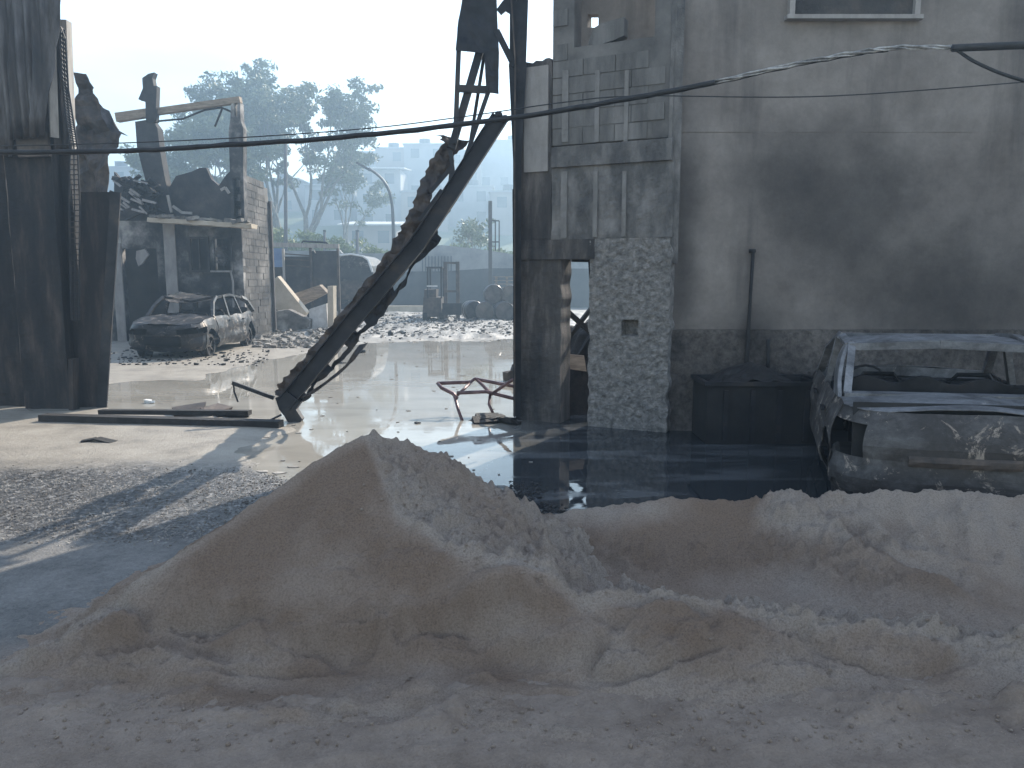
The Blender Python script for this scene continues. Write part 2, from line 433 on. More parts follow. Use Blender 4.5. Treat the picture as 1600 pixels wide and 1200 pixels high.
def height_mesh(name, xs, ys, Z, mat, keep=None, attr=None):
    nx, ny = len(xs), len(ys)
    X, Y = np.meshgrid(xs, ys)
    co = np.stack([X, Y, Z], -1).reshape(-1, 3).astype(np.float32)
    idx = np.arange(nx * ny).reshape(ny, nx)
    q = np.stack([idx[:-1, :-1], idx[:-1, 1:], idx[1:, 1:], idx[1:, :-1]], -1).reshape(-1, 4)
    av = attr[1].reshape(-1).astype(np.float32) if attr else None
    if keep is not None:
        k = keep.reshape(-1)
        q = q[k[q].any(axis=1)]
        used = np.unique(q); remap = np.zeros(nx * ny, int); remap[used] = np.arange(len(used))
        co = co[used]; q = remap[q]
        if attr: av = av[used]
    me = bpy.data.meshes.new(name)
    me.vertices.add(len(co)); me.vertices.foreach_set('co', co.ravel())
    me.loops.add(q.size); me.loops.foreach_set('vertex_index', q.ravel().astype(np.int32))
    me.polygons.add(len(q)); me.polygons.foreach_set('loop_start', np.arange(0, q.size, 4, dtype=np.int32))
    me.polygons.foreach_set('loop_total', np.full(len(q), 4, np.int32))
    me.polygons.foreach_set('use_smooth', np.ones(len(q), bool))
    if attr:
        at_ = me.attributes.new(attr[0], 'FLOAT', 'POINT'); at_.data.foreach_set('value', np.ascontiguousarray(av))
    me.update(calc_edges=True); me.validate()
    me.materials.append(mat)
    return link(name, me)

xs = axis(-4.4, 4.4, 0.022, -330, 330, 1.05)
ys = axis(2.3, 3.9, 0.016, -9, 4.0, 1.3)
ys = np.concatenate([ys, axis(4.03, 8.5, 0.03, 4.03, 325, 1.012)])
GX, GY = np.meshgrid(xs, ys)
GZ = ground_h(GX, GY)
GZ = np.where((GY > 60) | (np.abs(GX) > 60) | (GY < -2), 0.02, GZ)

m, nt, b = new_mat("wet_yard_ground")
P = position(nt)
sep = nt.nodes.new("ShaderNodeSeparateXYZ"); nt.links.new(P, sep.inputs[0])
x_, y_ = sep.outputs[0], sep.outputs[1]
wob = tex_noise(nt, P, 0.9, 5, 0.6)
yw = math_(nt, 'ADD', y_, math_(nt, 'MULTIPLY', math_(nt, 'SUBTRACT', wob, 0.5), 1.2))
def band_(a, c):
    mr = nt.nodes.new("ShaderNodeMapRange"); mr.interpolation_type = 'SMOOTHSTEP'
    nt.links.new(yw, mr.inputs[0]); mr.inputs[1].default_value = a; mr.inputs[2].default_value = c
    return mr.outputs[0]
nA = tex_noise(nt, P, 2.2, 8, 0.65); nB = tex_noise(nt, P, 24, 6, 0.7); nC = tex_noise(nt, P, 90, 3, 0.7)
road_c = ramp(nt, [(0.4, (0.085, 0.083, 0.08)), (0.6, (0.21, 0.2, 0.19))]); nt.links.new(math_(nt, 'ADD', math_(nt, 'MULTIPLY', nA, 0.4), math_(nt, 'MULTIPLY', math_(nt, 'ADD', nB, nC), 0.3)), road_c.inputs[0])
grav_c = ramp(nt, [(0.4, (0.02, 0.02, 0.021)), (0.53, (0.075, 0.072, 0.07)), (0.66, (0.3, 0.285, 0.27))]); nt.links.new(nB, grav_c.inputs[0])
mud_c = ramp(nt, [(0.33, (0.2, 0.176, 0.146)), (0.5, (0.275, 0.242, 0.2)), (0.7, (0.33, 0.295, 0.248))]); nt.links.new(nA, mud_c.inputs[0])
far_c = ramp(nt, [(0.38, (0.07, 0.065, 0.06)), (0.5, (0.22, 0.205, 0.185)), (0.64, (0.4, 0.375, 0.34))]); nt.links.new(tex_noise(nt, P, 1.3, 9, 0.75, (1, 0.5, 1)), far_c.inputs[0])
c = mixc(nt, band_(ROAD_EDGE - 0.1, ROAD_EDGE + 0.25), road_c.outputs[0], grav_c.outputs[0])
c = mixc(nt, band_(6.9, 7.7), c, mud_c.outputs[0])
c = mixc(nt, band_(20.0, 24.0), c, far_c.outputs[0])
near = nt.nodes.new("ShaderNodeMapRange"); near.interpolation_type = 'SMOOTHSTEP'
nt.links.new(math_(nt, 'ADD', y_, math_(nt, 'ADD', math_(nt, 'MULTIPLY', math_(nt, 'SUBTRACT', nA, 0.5), 1.6), math_(nt, 'MULTIPLY', math_(nt, 'SUBTRACT', nB, 0.5), 1.2))), near.inputs[0]); near.inputs[1].default_value = 1.7; near.inputs[2].default_value = 2.5
side = nt.nodes.new("ShaderNodeMapRange"); side.interpolation_type = 'SMOOTHSTEP'
nt.links.new(math_(nt, 'ADD', math_(nt, 'ADD', x_, math_(nt, 'MULTIPLY', math_(nt, 'SUBTRACT', y_, 3.3), -0.9)), math_(nt, 'MULTIPLY', nA, 1.0)), side.inputs[0]); side.inputs[1].default_value = -2.6; side.inputs[2].default_value = -1.7
road_end = nt.nodes.new("ShaderNodeMapRange"); nt.links.new(y_, road_end.inputs[0]); road_end.inputs[1].default_value = 5.6; road_end.inputs[2].default_value = 5.2
sandc = ramp(nt, [(0.4, (0.16, 0.118, 0.091)), (0.6, (0.265, 0.208, 0.168))]); nt.links.new(math_(nt, 'ADD', math_(nt, 'MULTIPLY', nA, 0.55), math_(nt, 'MULTIPLY', math_(nt, 'ADD', nB, nC), 0.225)), sandc.inputs[0])
smask = math_(nt, 'MULTIPLY', math_(nt, 'MULTIPLY', near.outputs[0], side.outputs[0]), road_end.outputs[0])
c = mixc(nt, smask, c, sandc.outputs[0])
nt.links.new(c, b.inputs['Base Color'])
wet = band_(ROAD_EDGE, ROAD_EDGE + 0.4)
dry_lit = band_(6.6, 8.0)  # here only the drier mud, for roughness
rgh = mixc(nt, wet, (0.9,) * 3, (0.3,) * 3)
rgh = mixc(nt, dry_lit, rgh, (0.55,) * 3)
rgh = mixc(nt, band_(20.0, 24.0), rgh, (0.62,) * 3)
nt.links.new(rgh, b.inputs['Roughness'])
bump(nt, b, math_(nt, 'ADD', nB, math_(nt, 'MULTIPLY', nC, 0.5)), 0.8, 0.02)
MT['ground'] = m
ground = height_mesh("ground", xs, ys, GZ, m)
tag(ground, kind='structure')

m, nt, b = new_mat("muddy_flood_water")
P = position(nt)
n1 = tex_noise(nt, P, 0.55, 5, 0.6, (1, 2.0, 1), 1.2)
r1 = ramp(nt, [(0.35, (0.25, 0.23, 0.198)), (0.65, (0.33, 0.306, 0.266))]); nt.links.new(n1, r1.inputs[0])
sep = nt.nodes.new("ShaderNodeSeparateXYZ"); nt.links.new(P, sep.inputs[0])
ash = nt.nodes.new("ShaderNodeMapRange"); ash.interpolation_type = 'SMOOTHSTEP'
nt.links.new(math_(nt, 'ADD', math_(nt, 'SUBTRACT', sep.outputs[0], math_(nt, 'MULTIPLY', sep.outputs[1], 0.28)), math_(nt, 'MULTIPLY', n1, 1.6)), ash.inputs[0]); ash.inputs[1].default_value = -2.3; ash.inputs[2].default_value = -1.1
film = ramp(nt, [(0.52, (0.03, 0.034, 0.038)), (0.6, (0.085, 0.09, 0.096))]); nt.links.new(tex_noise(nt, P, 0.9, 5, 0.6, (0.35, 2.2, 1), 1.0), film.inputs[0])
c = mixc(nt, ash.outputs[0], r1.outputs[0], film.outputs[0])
nt.links.new(c, b.inputs['Base Color'])
scum = ramp(nt, [(0.5, 0.015), (0.62, 0.12)]); nt.links.new(tex_noise(nt, P, 1.1, 7, 0.65, (0.6, 1.8, 1), 1.5), scum.inputs[0])
nt.links.new(scum.outputs[0], b.inputs['Roughness'])
b.inputs['IOR'].default_value = 1.36
bump(nt, b, tex_noise(nt, P, 3.0, 3, 0.5, (1, 2, 1)), 0.05, 0.01)
wm = MB()
wm.grid(lambda u, v: Vector((-13 + 24 * u, 5.2 + 24 * v, 0.0)), 24, 24)
water = wm.build("water", m)
tag(water, kind='structure')

# hillside behind the yard
hm = MB()
def hill_z(x, y):
    return float(np.interp(y, [66, 100, 135, 180, 230, 320], [-0.5, 2.2, 10.5, 21, 25, 24])) + 1.2 * mnoise.noise(Vector((x * 0.03, y * 0.03, 2))) * min(1, max(0, (y - 66) / 20))
hm.grid(lambda u, v: Vector((-290 + 580 * u, 66 + 254 * v, hill_z(-290 + 580 * u, 66 + 254 * v))), 100, 60)
tag(hm.build("hill", MT['hill'], smooth=True), kind='structure')

# ------------------------------------------------------------------ right-hand burned building
A1, B1 = Vector((0.08, 9.83, 0)), Vector((1.81, 9.0, 0))
W1 = (B1 - A1).normalized(); N1 = Vector((W1.y, -W1.x, 0))           # N1 faces the camera
def on_wall1(px, py):
    r = ray(px, py); c0 = Vector((0, 0, CAM_H))
    t = (A1 - c0).dot(N1) / r.dot(N1)
    p = c0 + r * t
    return (p - A1).dot(W1), p.z
def w1(u, z, out=0.0):
    return A1 + W1 * u + N1 * out + Vector((0, 0, z))

m, nt, b = new_mat("scorched_wall_render")
P = position(nt)
sep = nt.nodes.new("ShaderNodeSeparateXYZ"); nt.links.new(P, sep.inputs[0])
xx, zz = sep.outputs[0], sep.outputs[2]
n1 = tex_noise(nt, P, 1.1, 8, 0.65); n2 = tex_noise(nt, P, 14, 6, 0.7); n3 = tex_noise(nt, P, 1.0, 6, 0.6, (3, 3, 0.35))
base = ramp(nt, [(0.3, (0.155, 0.135, 0.123)), (0.55, (0.245, 0.218, 0.2)), (0.75, (0.31, 0.28, 0.258))]); nt.links.new(n1, base.inputs[0])
def blob(cx, cz, rx, rz, k=0.5):
    """Soft soot stain centred on the wall at (cx, cz), broken up by noise."""
    dx = math_(nt, 'DIVIDE', math_(nt, 'SUBTRACT', xx, cx), rx); dz = math_(nt, 'DIVIDE', math_(nt, 'SUBTRACT', zz, cz), rz)
    d = math_(nt, 'SQRT', math_(nt, 'ADD', math_(nt, 'MULTIPLY', dx, dx), math_(nt, 'MULTIPLY', dz, dz)))
    d = math_(nt, 'ADD', d, math_(nt, 'MULTIPLY', math_(nt, 'SUBTRACT', n1, 0.5), k * 2))
    mr = nt.nodes.new("ShaderNodeMapRange"); mr.interpolation_type = 'SMOOTHSTEP'
    nt.links.new(d, mr.inputs[0]); mr.inputs[1].default_value = 1.7; mr.inputs[2].default_value = 0.0
    return mr.outputs[0]
soot = None
for a in ((2.75, 0.45, 1.0, 0.75, 0.25), (2.9, 1.15, 0.35, 0.5, 0.2), (3.9, 2.5, 1.1, 1.0, 0.5), (5.2, 1.6, 1.6, 1.2, 0.5), (3.3, 2.9, 0.7, 0.6, 0.4), (1.95, 1.0, 0.2, 0.25, 0.4), (2.0, 2.3, 0.22, 1.4, 0.4)):
    s_ = blob(*a)
    soot = s_ if soot is None else math_(nt, 'MAXIMUM', soot, s_)
streak = ramp(nt, [(0.5, 0.0), (0.75, 0.55)]); nt.links.new(n3, streak.inputs[0])
soot = math_(nt, 'MAXIMUM', math_(nt, 'MULTIPLY', soot, 0.68), streak.outputs[0])
c = mixc(nt, soot, base.outputs[0], (0.028, 0.028, 0.032))
r2 = ramp(nt, [(0.3, 0.7), (0.7, 1.0)]); nt.links.new(n2, r2.inputs[0])
mm = nt.nodes.new("ShaderNodeMix"); mm.data_type = 'RGBA'; mm.blend_type = 'MULTIPLY'; mm.inputs[0].default_value = 0.5
nt.links.new(c, mm.inputs['A']); nt.links.new(r2.outputs[0], mm.inputs['B']); nt.links.new(mm.outputs['Result'], b.inputs['Base Color'])
b.inputs['Roughness'].default_value = 0.92; b.inputs['Specular IOR Level'].default_value = 0.2
bump(nt, b, n2, 0.35, 0.01)
MT['wall'] = m
m2 = m.copy(); m2.name = 'granular_plinth_render'
for n_ in m2.node_tree.nodes:
    if n_.type == 'BUMP': n_.inputs['Strength'].default_value = 1.0; n_.inputs['Distance'].default_value = 0.03
    if n_.type == 'MIX' and n_.blend_type == 'MULTIPLY': n_.inputs[0].default_value = 1.0
    if n_.type == 'VALTORGB' and abs(n_.color_ramp.elements[0].color[0] - .7) < .01: n_.color_ramp.elements[0].color = (.3, .3, .3, 1)
MT['plinth'] = m2

MT['spalled'] = simple("spalled_concrete", [(0.36, (0.14, 0.135, 0.13)), (0.46, (0.205, 0.195, 0.187)), (0.56, (0.27, 0.254, 0.242)), (0.68, (0.37, 0.347, 0.328))], 15.0, 0.95, 0, 1.0, 0.04, bscale=34, detail=12)
MT['pillar'] = simple("sooty_pillar_render", [(0.32, (0.025, 0.025, 0.028)), (0.5, (0.075, 0.068, 0.065)), (0.64, (0.17, 0.15, 0.14)), (0.78, (0.3, 0.27, 0.25))], 1.6, 0.9, 0, 0.8, 0.02, bscale=18, stretch=(2.2, 2.2, 0.5))
MT['sooty_band'] = simple("sooty_render_band", [(0.32, (0.05, 0.05, 0.055)), (0.5, (0.12, 0.115, 0.112)), (0.7, (0.24, 0.225, 0.215))], 2.2, 0.93, 0, 0.9, 0.02, bscale=24, stretch=(1.5, 1.5, 0.7))

def rough_panel(name, mat, parent, place, u0, u1, z0, z1, out, thick, amp, freq, res=0.025, seed=0, inset=None, edge_amp=0.0, top=None):
    """Wall panel: its camera side is a displaced grid, closed at the back and round the edges."""
    nu, nv = max(2, int((u1 - u0) / res)), max(2, int((z1 - z0) / res))
    mb = MB()
    def pt(u, v, front):
        uu, z = u0 + (u1 - u0) * u, z0 + (z1 - z0) * v
        if top is not None and v > 0.98: z += top(uu)
        o = out
        if front:
            q = Vector((uu * freq + seed, z * freq, seed * 1.7))
            n = mnoise.noise(q) + 0.5 * mnoise.noise(q * 2.3) + 0.35 * mnoise.noise(q * 5.1)
            o += amp * n
            if inset:
                for (a0, a1, b0, b1, dep) in inset:
                    if a0 < uu < a1 and b0 < z < b1: o -= dep
        else:
            o -= thick
        e = 0.0
        if edge_amp and (u in (0, 1)):
            e = edge_amp * mnoise.noise(Vector((seed * 3 + u, z * 6, 1)))
        return place(uu + e, z, o)
    mb.grid(lambda u, v: pt(u, v, True), nu, nv)
    n = (nu + 1) * (nv + 1)
    mb.grid(lambda u, v: pt(1 - u, v, False), nu if edge_amp else 1, nv if edge_amp else 1)
    if not edge_amp:
        bu = 2; back = {(0, 0): n + 1, (1, 0): n, (0, 1): n + 3, (1, 1): n + 2}
        bot = [i for i in range(nu + 1)]; topr = [nv * (nu + 1) + i for i in range(nu + 1)]
        lef = [j * (nu + 1) for j in range(nv + 1)]; rig = [j * (nu + 1) + nu for j in range(nv + 1)]
        mb.f.append(tuple(bot[::-1]) + (back[(0, 0)], back[(1, 0)]))
        mb.f.append(tuple(topr) + (back[(1, 1)], back[(0, 1)]))
        mb.f.append(tuple(lef) + (back[(0, 1)], back[(0, 0)]))
        mb.f.append(tuple(rig[::-1]) + (back[(1, 0)], back[(1, 1)]))
    else:
        F = lambda i, j: j * (nu + 1) + i
        Bk = lambda i, j: n + j * (nu + 1) + (nu - i)
        for j in range(nv):
            mb.f.append((F(0, j), F(0, j + 1), Bk(0, j + 1), Bk(0, j)))
            mb.f.append((F(nu, j + 1), F(nu, j), Bk(nu, j), Bk(nu, j + 1)))
        for i in range(nu):
            mb.f.append((F(i + 1, 0), F(i, 0), Bk(i, 0), Bk(i + 1, 0)))
            mb.f.append((F(i, nv), F(i + 1, nv), Bk(i + 1, nv), Bk(i, nv)))
    return mb.build(name, mat, parent)

bld = thing("burned_building", (2.0, 9.2, 0), "tall soot-stained masonry building with a gutted doorway and bare blocks high up", "building")
uA = on_wall1(806, 500)[0]; uP = on_wall1(876, 500)[0]; uD = on_wall1(921, 500)[0]; uE = on_wall1(1046, 500)[0]
uT = on_wall1(862, 200)[0]
zl0 = on_wall1(890, 405)[1]; zl1 = on_wall1(890, 374)[1]; zb = on_wall1(950, 228)[1]; zlow = on_wall1(840, 95)[1]
# doorway pillar, lintel, spalled panel
rough_panel("pillar", MT['pillar'], bld, w1, uA, uP, -0.05, zl0 - 0.002, 0.0, 0.34, 0.022, 4, 0.03, 1, edge_amp=0.02)
rough_panel("pillar", MT['pillar'], bld, w1, uA + 0.02, uT - 0.003, zl1 + 0.004, zlow, 0.0, 0.3, 0.01, 3, 0.04, 2, top=lambda u: 0.05 * mnoise.noise(Vector((u * 9, 0, 0))))
ll, lh = on_wall1(820, 270), on_wall1(858, 102)
rough_panel("render_panel", MT['strip'], bld, w1, ll[0], lh[0], ll[1], lh[1], 0.03, 0.06, 0.006, 5, 0.04, 3)
rough_panel("lintel", MT['pillar'], bld, w1, uA + 0.01, uD + 0.06, zl0, zl1, 0.03, 0.34, 0.012, 5, 0.03, 4)
nich = (on_wall1(972, 500)[0], on_wall1(997, 500)[0], on_wall1(985, 524)[1], on_wall1(985, 500)[1], 0.15)
rough_panel("spalled_panel", MT['spalled'], bld, w1, uD, uE, -0.05, zl1 - 0.002, 0.02, 0.3, 0.018, 15, 0.014, 5, inset=[nich], edge_amp=0.05)
rough_panel("sooty_band", MT['sooty_band'], bld, w1, uT + 0.002, uE, zl1 + 0.002, zb, -0.005, 0.28, 0.02, 5, 0.025, 6)
zc = on_wall1(950, 258)[1]
rough_panel("band_course", MT['sooty_band'], bld, w1, uT + 0.01, uE - 0.02, zc + 0.01, zb + 0.03, 0.035, 0.05, 0.012, 6, 0.03, 7)
for px, wd in ((882, 0.08), (931, 0.055), (976, 0.05)):
    u = on_wall1(px, 300)[0]
    rough_panel("concrete_strip", MT['strip_dull'], bld, w1, u - wd / 2, u + wd / 2, zl1 + 0.02, on_wall1(px, 268)[1], 0.022, 0.05, 0.012, 8, 0.03, px)
    rough_panel("concrete_strip", MT['strip_dull'], bld, w1, u - wd / 2, u + wd / 2, on_wall1(px, 222)[1], on_wall1(px, 110)[1], 0.006, 0.05, 0.006, 8, 0.03, px + 1)
# block courses above: every block an object, joints recessed over a mortar core
o_l, o_r = on_wall1(896, 60)[0], on_wall1(1022, 60)[0]
zo = on_wall1(950, 66)[1]; ZTOP = 8.2
core = MB()
def core_box(u0, u1, z0, z1):
    c0 = w1((u0 + u1) / 2, (z0 + z1) / 2, -0.142)
    core.box(c0, (u1 - u0, 0.24, z1 - z0), Matrix.Rotation(math.atan2(W1.y, W1.x), 3, 'Z'))
core_box(uT, o_l, zb + 0.05, ZTOP); core_box(o_r, uE - 0.02, zb + 0.05, ZTOP); core_box(o_l + 0.001, o_r - 0.001, zb + 0.05, zo); core_box(o_l + .001, o_r - .001, zo + 1.4, ZTOP)
core.build("mortar_core", MT['mortar'], bld)
BW, BH = 0.395, 0.195
bm_ = MB(); bm_.box((0, 0, 0), (BW - 0.012, 0.05, BH - 0.012))
blk_me = bpy.data.meshes.new("block"); blk_me.from_pydata(bm_.v, [], bm_.f); blk_me.materials.append(MT['block'])
hb_ = MB(); hb_.box((0, 0, 0), (BW / 2 - 0.012, 0.05, BH - 0.012))
hblk_me = bpy.data.meshes.new("half_block"); hblk_me.from_pydata(hb_.v, [], hb_.f); hblk_me.materials.append(MT['block'])
row, z = 0, zb + 0.05 + BH / 2
yaw1 = math.atan2(W1.y, W1.x)
rb = random.Random(3)
while z < ZTOP:
    u = uT + (BW / 2 if row % 2 else 0) + BW / 2
    spans = [(u0, False) for u0 in np.arange(u, uE - BW / 2 + 0.02, BW)]
    if row % 2: spans.append((uT + BW / 4, True))
    for uu, half in spans:
        hw = BW / 4 if half else BW / 2
        if uu + hw > o_l - 0.02 and uu - hw < o_r + 0.02 and zo - 0.02 < z + BH / 2 and z - BH / 2 < zo + 1.42: continue
        o = link("half_block" if half else "block", hblk_me if half else blk_me, bld)
        o.location = w1(uu, z, -0.035 + rb.uniform(-0.006, 0.006)) - bld.location
        o.rotation_euler = (0, rb.uniform(-.006, .006), yaw1)
    z += BH; row += 1
# broken infill in the window opening and the inner wall behind it with a hole to the sky
mb = MB()
inf = [(896, 78), (915, 70), (922, 42), (936, 33), (972, 23), (972, 52), (955, 60)]
mb.prism([w1(*on_wall1(x, y), -0.08) for x, y in inf], N1 * -0.14)
mb.build("broken_infill", MT['block'], bld)
NI = -0.75
def w1i(px, py):
    r = ray(px, py); c0 = Vector((0, 0, CAM_H)); a = A1 + N1 * NI
    return c0 + r * ((a - c0).dot(N1) / r.dot(N1))
mb = MB()
hx0, hx1, hy0, hy1 = 918, 935, 22, 43
for (x0, x1, y0, y1) in ((868, hx0, -160, 110), (hx1, 1060, -160, 110), (hx0, hx1, -160, hy0), (hx0, hx1, hy1, 110)):
    mb.prism([w1i(x0, y1), w1i(x1, y1), w1i(x1, y0), w1i(x0, y0)], N1 * -0.15)
mb.build("inner_wall", MT['wall'], bld)
# large rendered wall to the right, its thicker plinth and floor-slab line
DR = 9.15
wr = lambda u, z, o=0.0: Vector((u, DR - o, z))
zled = U(1180, 515, DR).z; zslab = U(1300, 205, DR).z
xe = U(1046, 500, DR).x
rough_panel("rendered_wall", MT['wall'], bld, wr, xe, 14.0, zled + 0.0, zslab - 0.012, 0.0, 0.25, 0.012, 1.1, 0.07, 11)
rough_panel("rendered_wall", MT['wall'], bld, wr, xe, 14.0, zslab - 0.011, 8.4, 0.005, 0.25, 0.01, 0.9, 0.1, 12)
rough_panel("plinth", MT['plinth'], bld, wr, xe + 0.01, 14.0, -0.05, zled - 0.003, 0.05, 0.3, 0.02, 3.0, 0.05, 13, top=lambda u: 0.018 * mnoise.noise(Vector((u * 3, 0, 0))))
rough_panel("corner_pier", MT['sooty_band'], bld, lambda u, z, o=0.0: Vector((u, 9.02 - o, z)), uE * W1.x + A1.x - 0.06, xe + 0.05, zl1 - 0.3, 8.3, 0.0, 0.25, 0.01, 3, 0.06, 14)
mb = MB(); mb.tube([U(1177, 390, DR - .05), U(1172, 470, DR - .06), U(1167, 560, DR - .1), U(1166, 600, DR - .12)], [0.022, 0.02, 0.028, 0.035], 8)
mb.tube([U(1171, 392, DR - .05), U(1180, 392, DR - .05)], 0.025, 8)
mb.build("drain_pipe", MT['black'], bld, smooth=True)
mb = MB(); mb.tube([U(1200, 530, DR - .1), U(1200, 600, DR - .1)], 0.022, 8); mb.build("drain_pipe", MT['black'], bld, smooth=True)
# upper window of the rendered wall
wx0, wx1, wz0 = U(1234, 25, DR).x, U(1428, 25, DR).x, U(1300, 27, DR).z
win = MB()
for x in (wx0, wx1): win.box((x, DR - 0.03, wz0 + 0.65), (0.06, 0.1, 1.3))
win.box(((wx0 + wx1) / 2, DR - 0.04, wz0 - 0.02), (wx1 - wx0 + 0.12, 0.12, 0.045))
win.box(((wx0 + wx1) / 2, DR - 0.03, wz0 + 1.33), (wx1 - wx0 + 0.06, 0.1, 0.06))
win = win.build("window", MT['strip'], bld)
pn = MB(); pn.box(((wx0 + wx1) / 2, DR - 0.012, wz0 + 0.65), (wx1 - wx0 - 0.06, 0.02, 1.3)); pn.build("pane", MT['house_dark'], win)
# side and rear walls close the volume (the shade in front comes from them)
mb = MB()
mb.box((13.9, 14.0, 4.1), (0.25, 9.2, 8.3)); mb.build("side_wall", MT['dark_wall'], bld)

# charred metal skip against the plinth
sk = thing("metal_skip", (2.68, 8.7, 0), "charred black metal skip standing against the sooty wall plinth", "skip")
x0, x1 = U(1106, 600, 8.35).x, U(1290, 600, 8.35).x; zt = U(1180, 600, 8.35).z
mb = MB()
mb.box(((x0 + x1) / 2, 8.36, zt / 2), (x1 - x0, 0.03, zt)); mb.box((x0 + .015, 8.70, zt / 2), (0.03, 0.64, zt - .004)); mb.box((x1 - .015, 8.70, zt / 2), (0.03, 0.64, zt - .004)); mb.box(((x0 + x1) / 2, 9.0, zt / 2), (x1 - x0 - .07, 0.03, zt - .006))
mb.box(((x0 + x1) / 2, 8.7, 0.1), (x1 - x0 - 0.08, 0.6, 0.02)); mb.build("body", MT['black'], sk)
mb = MB()
for y in (8.335, 9.02): mb.box(((x0 + x1) / 2, y, zt + .002), (x1 - x0 + 0.06, 0.045, 0.045))
for x in (x0 - .012, x1 + .012): mb.box((x, 8.68, zt + .002), (0.045, 0.63, 0.045))
mb.build("rim", MT['charred_steel'], sk)
for k in range(4):
    mb = MB(); mb.box((x0 + 0.2 + k * (x1 - x0 - 0.4) / 3, 8.335, zt / 2 - .02), (0.05, 0.025, zt - 0.1)); mb.build("rib", MT['charred_steel'], sk)
mb = MB(); mb.grid(lambda u, v: Vector((x0 + 0.05 + (x1 - x0 - 0.1) * u, 8.4 + 0.57 * v, zt - 0.1 + 0.26 * math.sin(math.pi * min(1, u * 1.05)) * (0.5 + 0.5 * v) + 0.05 * mnoise.noise(Vector((u * 9, v * 7, 0))))), 24, 12)
mb.build("burned_contents", MT['charcoal'], sk)

# charred debris heaped inside, seen through the doorway
dh = thing("debris_heap", (1.05, 10.9, 0), "charred debris and leaning beams heaped inside the gutted doorway", "debris")
mb = MB(); mb.grid(lambda u, v: Vector((.35 + 1.7 * u, 10.2 + 1.6 * v, 1.25 * math.sin(math.pi * u) ** .6 * math.sin(math.pi * v) + .14 * mnoise.noise(Vector((u * 6, v * 6, 3))) + .05 * mnoise.noise(Vector((u * 19, v * 19, 3))))), 40, 34)
mb.build("ash_heap", MT['charcoal'], dh)
for p, q, w in (((.62, 10.5, .3), (1.6, 10.8, 1.75), .11), ((.7, 10.7, .5), (1.7, 10.9, 1.45), .08), ((.55, 10.4, .9), (1.5, 10.5, .35), .07), ((.9, 10.6, .5), (1.3, 10.4, 1.3), .06), ((.5, 10.3, .7), (1.5, 10.6, 1.95), .07), ((.6, 10.35, 1.5), (1.3, 10.5, .9), .09)):
    mb = MB(); mb.bar(p, q, w, w * .7); mb.jitter(.015, 4); mb.build("leaning_beam", MT['charcoal'] if w != .08 else MT['steel_rust'], dh)
mb = MB(); mb.prism([(.72, 10.15, .62), (1.0, 10.15, .6), (.97, 10.3, .78), (.78, 10.3, .8)], (0, .05, .01)); mb.jitter(.04, 3); mb.build("broken_render", MT['timber'], dh)
mb = MB(); mb.bar(w1(on_wall1(908, 405)[0], zl0, -.3), w1(on_wall1(910, 405)[0], zl0 - .22, -.3), .03, .03); mb.bar(w1(on_wall1(880, 405)[0], zl0 - .01, -.3), w1(on_wall1(918, 405)[0], zl0 - .02, -.3), .04, .03); mb.build("hanging_wire", MT['charcoal'], bld)

# ------------------------------------------------------------------ near left building
lb = thing("burned_shed", (-7.6, 11.0, 0), "dark burned shed clad in sooty corrugated sheets above a black wall", "building")
DL = 10.8
xr = U(160, 637, DL).x
def wl_(px, py, d=DL): return U(px, py, d)
# lower dark wall, in uneven bays
bays = [(-60, 28, 240, DL + 0.05), (28, 100, 218, DL - 0.12), (100, 128, 230, DL + 0.08)]
for i, (a, c_, top, d) in enumerate(bays):
    xa, xb_ = U(a, 500, d).x, U(c_, 500, d).x
    rough_panel("wall_bay", MT['dark_wall'], lb, (lambda dd: (lambda u, z, o=0.0: Vector((u, dd - o, z))))(d), xa, xb_ - 0.004, -0.05, U(50, top, d).z, 0.0, 0.2, 0.02, 2.5, 0.05, 20 + i)
mb = MB(); mb.prism([U(126, 300, DL + .02), U(181, 300, DL + .02), U(176, 400, DL + .02), U(168, 540, DL + .02), Vector((U(159, 637, DL + .02).x, DL + .02, -0.03)), Vector((U(120, 640, DL + .02).x, DL + .02, -0.03))], (0, 0.1, 0))
mb.build("rusted_panel", MT['dark_wall'], lb)
mb = MB(); mb.bar(U(181, 300, DL), U(159, 640, DL), 0.025, 0.14); mb.build("panel_edge", MT['charred_steel'], lb)
mb = MB(); mb.bar(U(115, 560, DL - .2), U(116, 640, DL - .2), 0.16, 0.06); mb.build("door_post", MT['dark_wall'], lb)
mb = MB(); mb.bar(U(28, 228, DL - .2), U(77, 226, DL - .2), 0.06, 0.3); mb.build("pale_board", MT['steel_rust'], lb)
# corrugated cladding, one sheet per overlap
def corr_sheet(name, mat, parent, pl, pr, d, n=40, amp=0.03, pitch=0.13, seed=0):
    """pl / pr: left and right edge polylines in photo pixels, top to bottom."""
    def edge(pts, v):
        ys_ = [p[1] for p in pts]; y = ys_[0] + (ys_[-1] - ys_[0]) * v
        return float(np.interp(y, ys_, [p[0] for p in pts])), y
    mb = MB()
    def fn(u, v):
        xl, yl = edge(pl, v); xr_, yr = edge(pr, v)
        p = U(xl + (xr_ - xl) * u, yl + (yr - yl) * u, d)
        p.y += amp * math.sin(2 * math.pi * p.x / pitch) + 0.06 * mnoise.noise(Vector((p.x * 1.5, p.z * 0.9, seed)))
        return p
    mb.grid(fn, n, 14)
    return mb.build(name, mat, parent, smooth=True, thick=0.006)
corr_sheet("corrugated_sheet", MT['corrugated'], lb, [(-60, -260), (-60, 235)], [(22, -260), (20, 245)], 10.55, 40, seed=1)
corr_sheet("corrugated_sheet", MT['corrugated'], lb, [(16, -260), (14, 218)], [(60, -260), (56, 214)], 10.48, 30, seed=2)
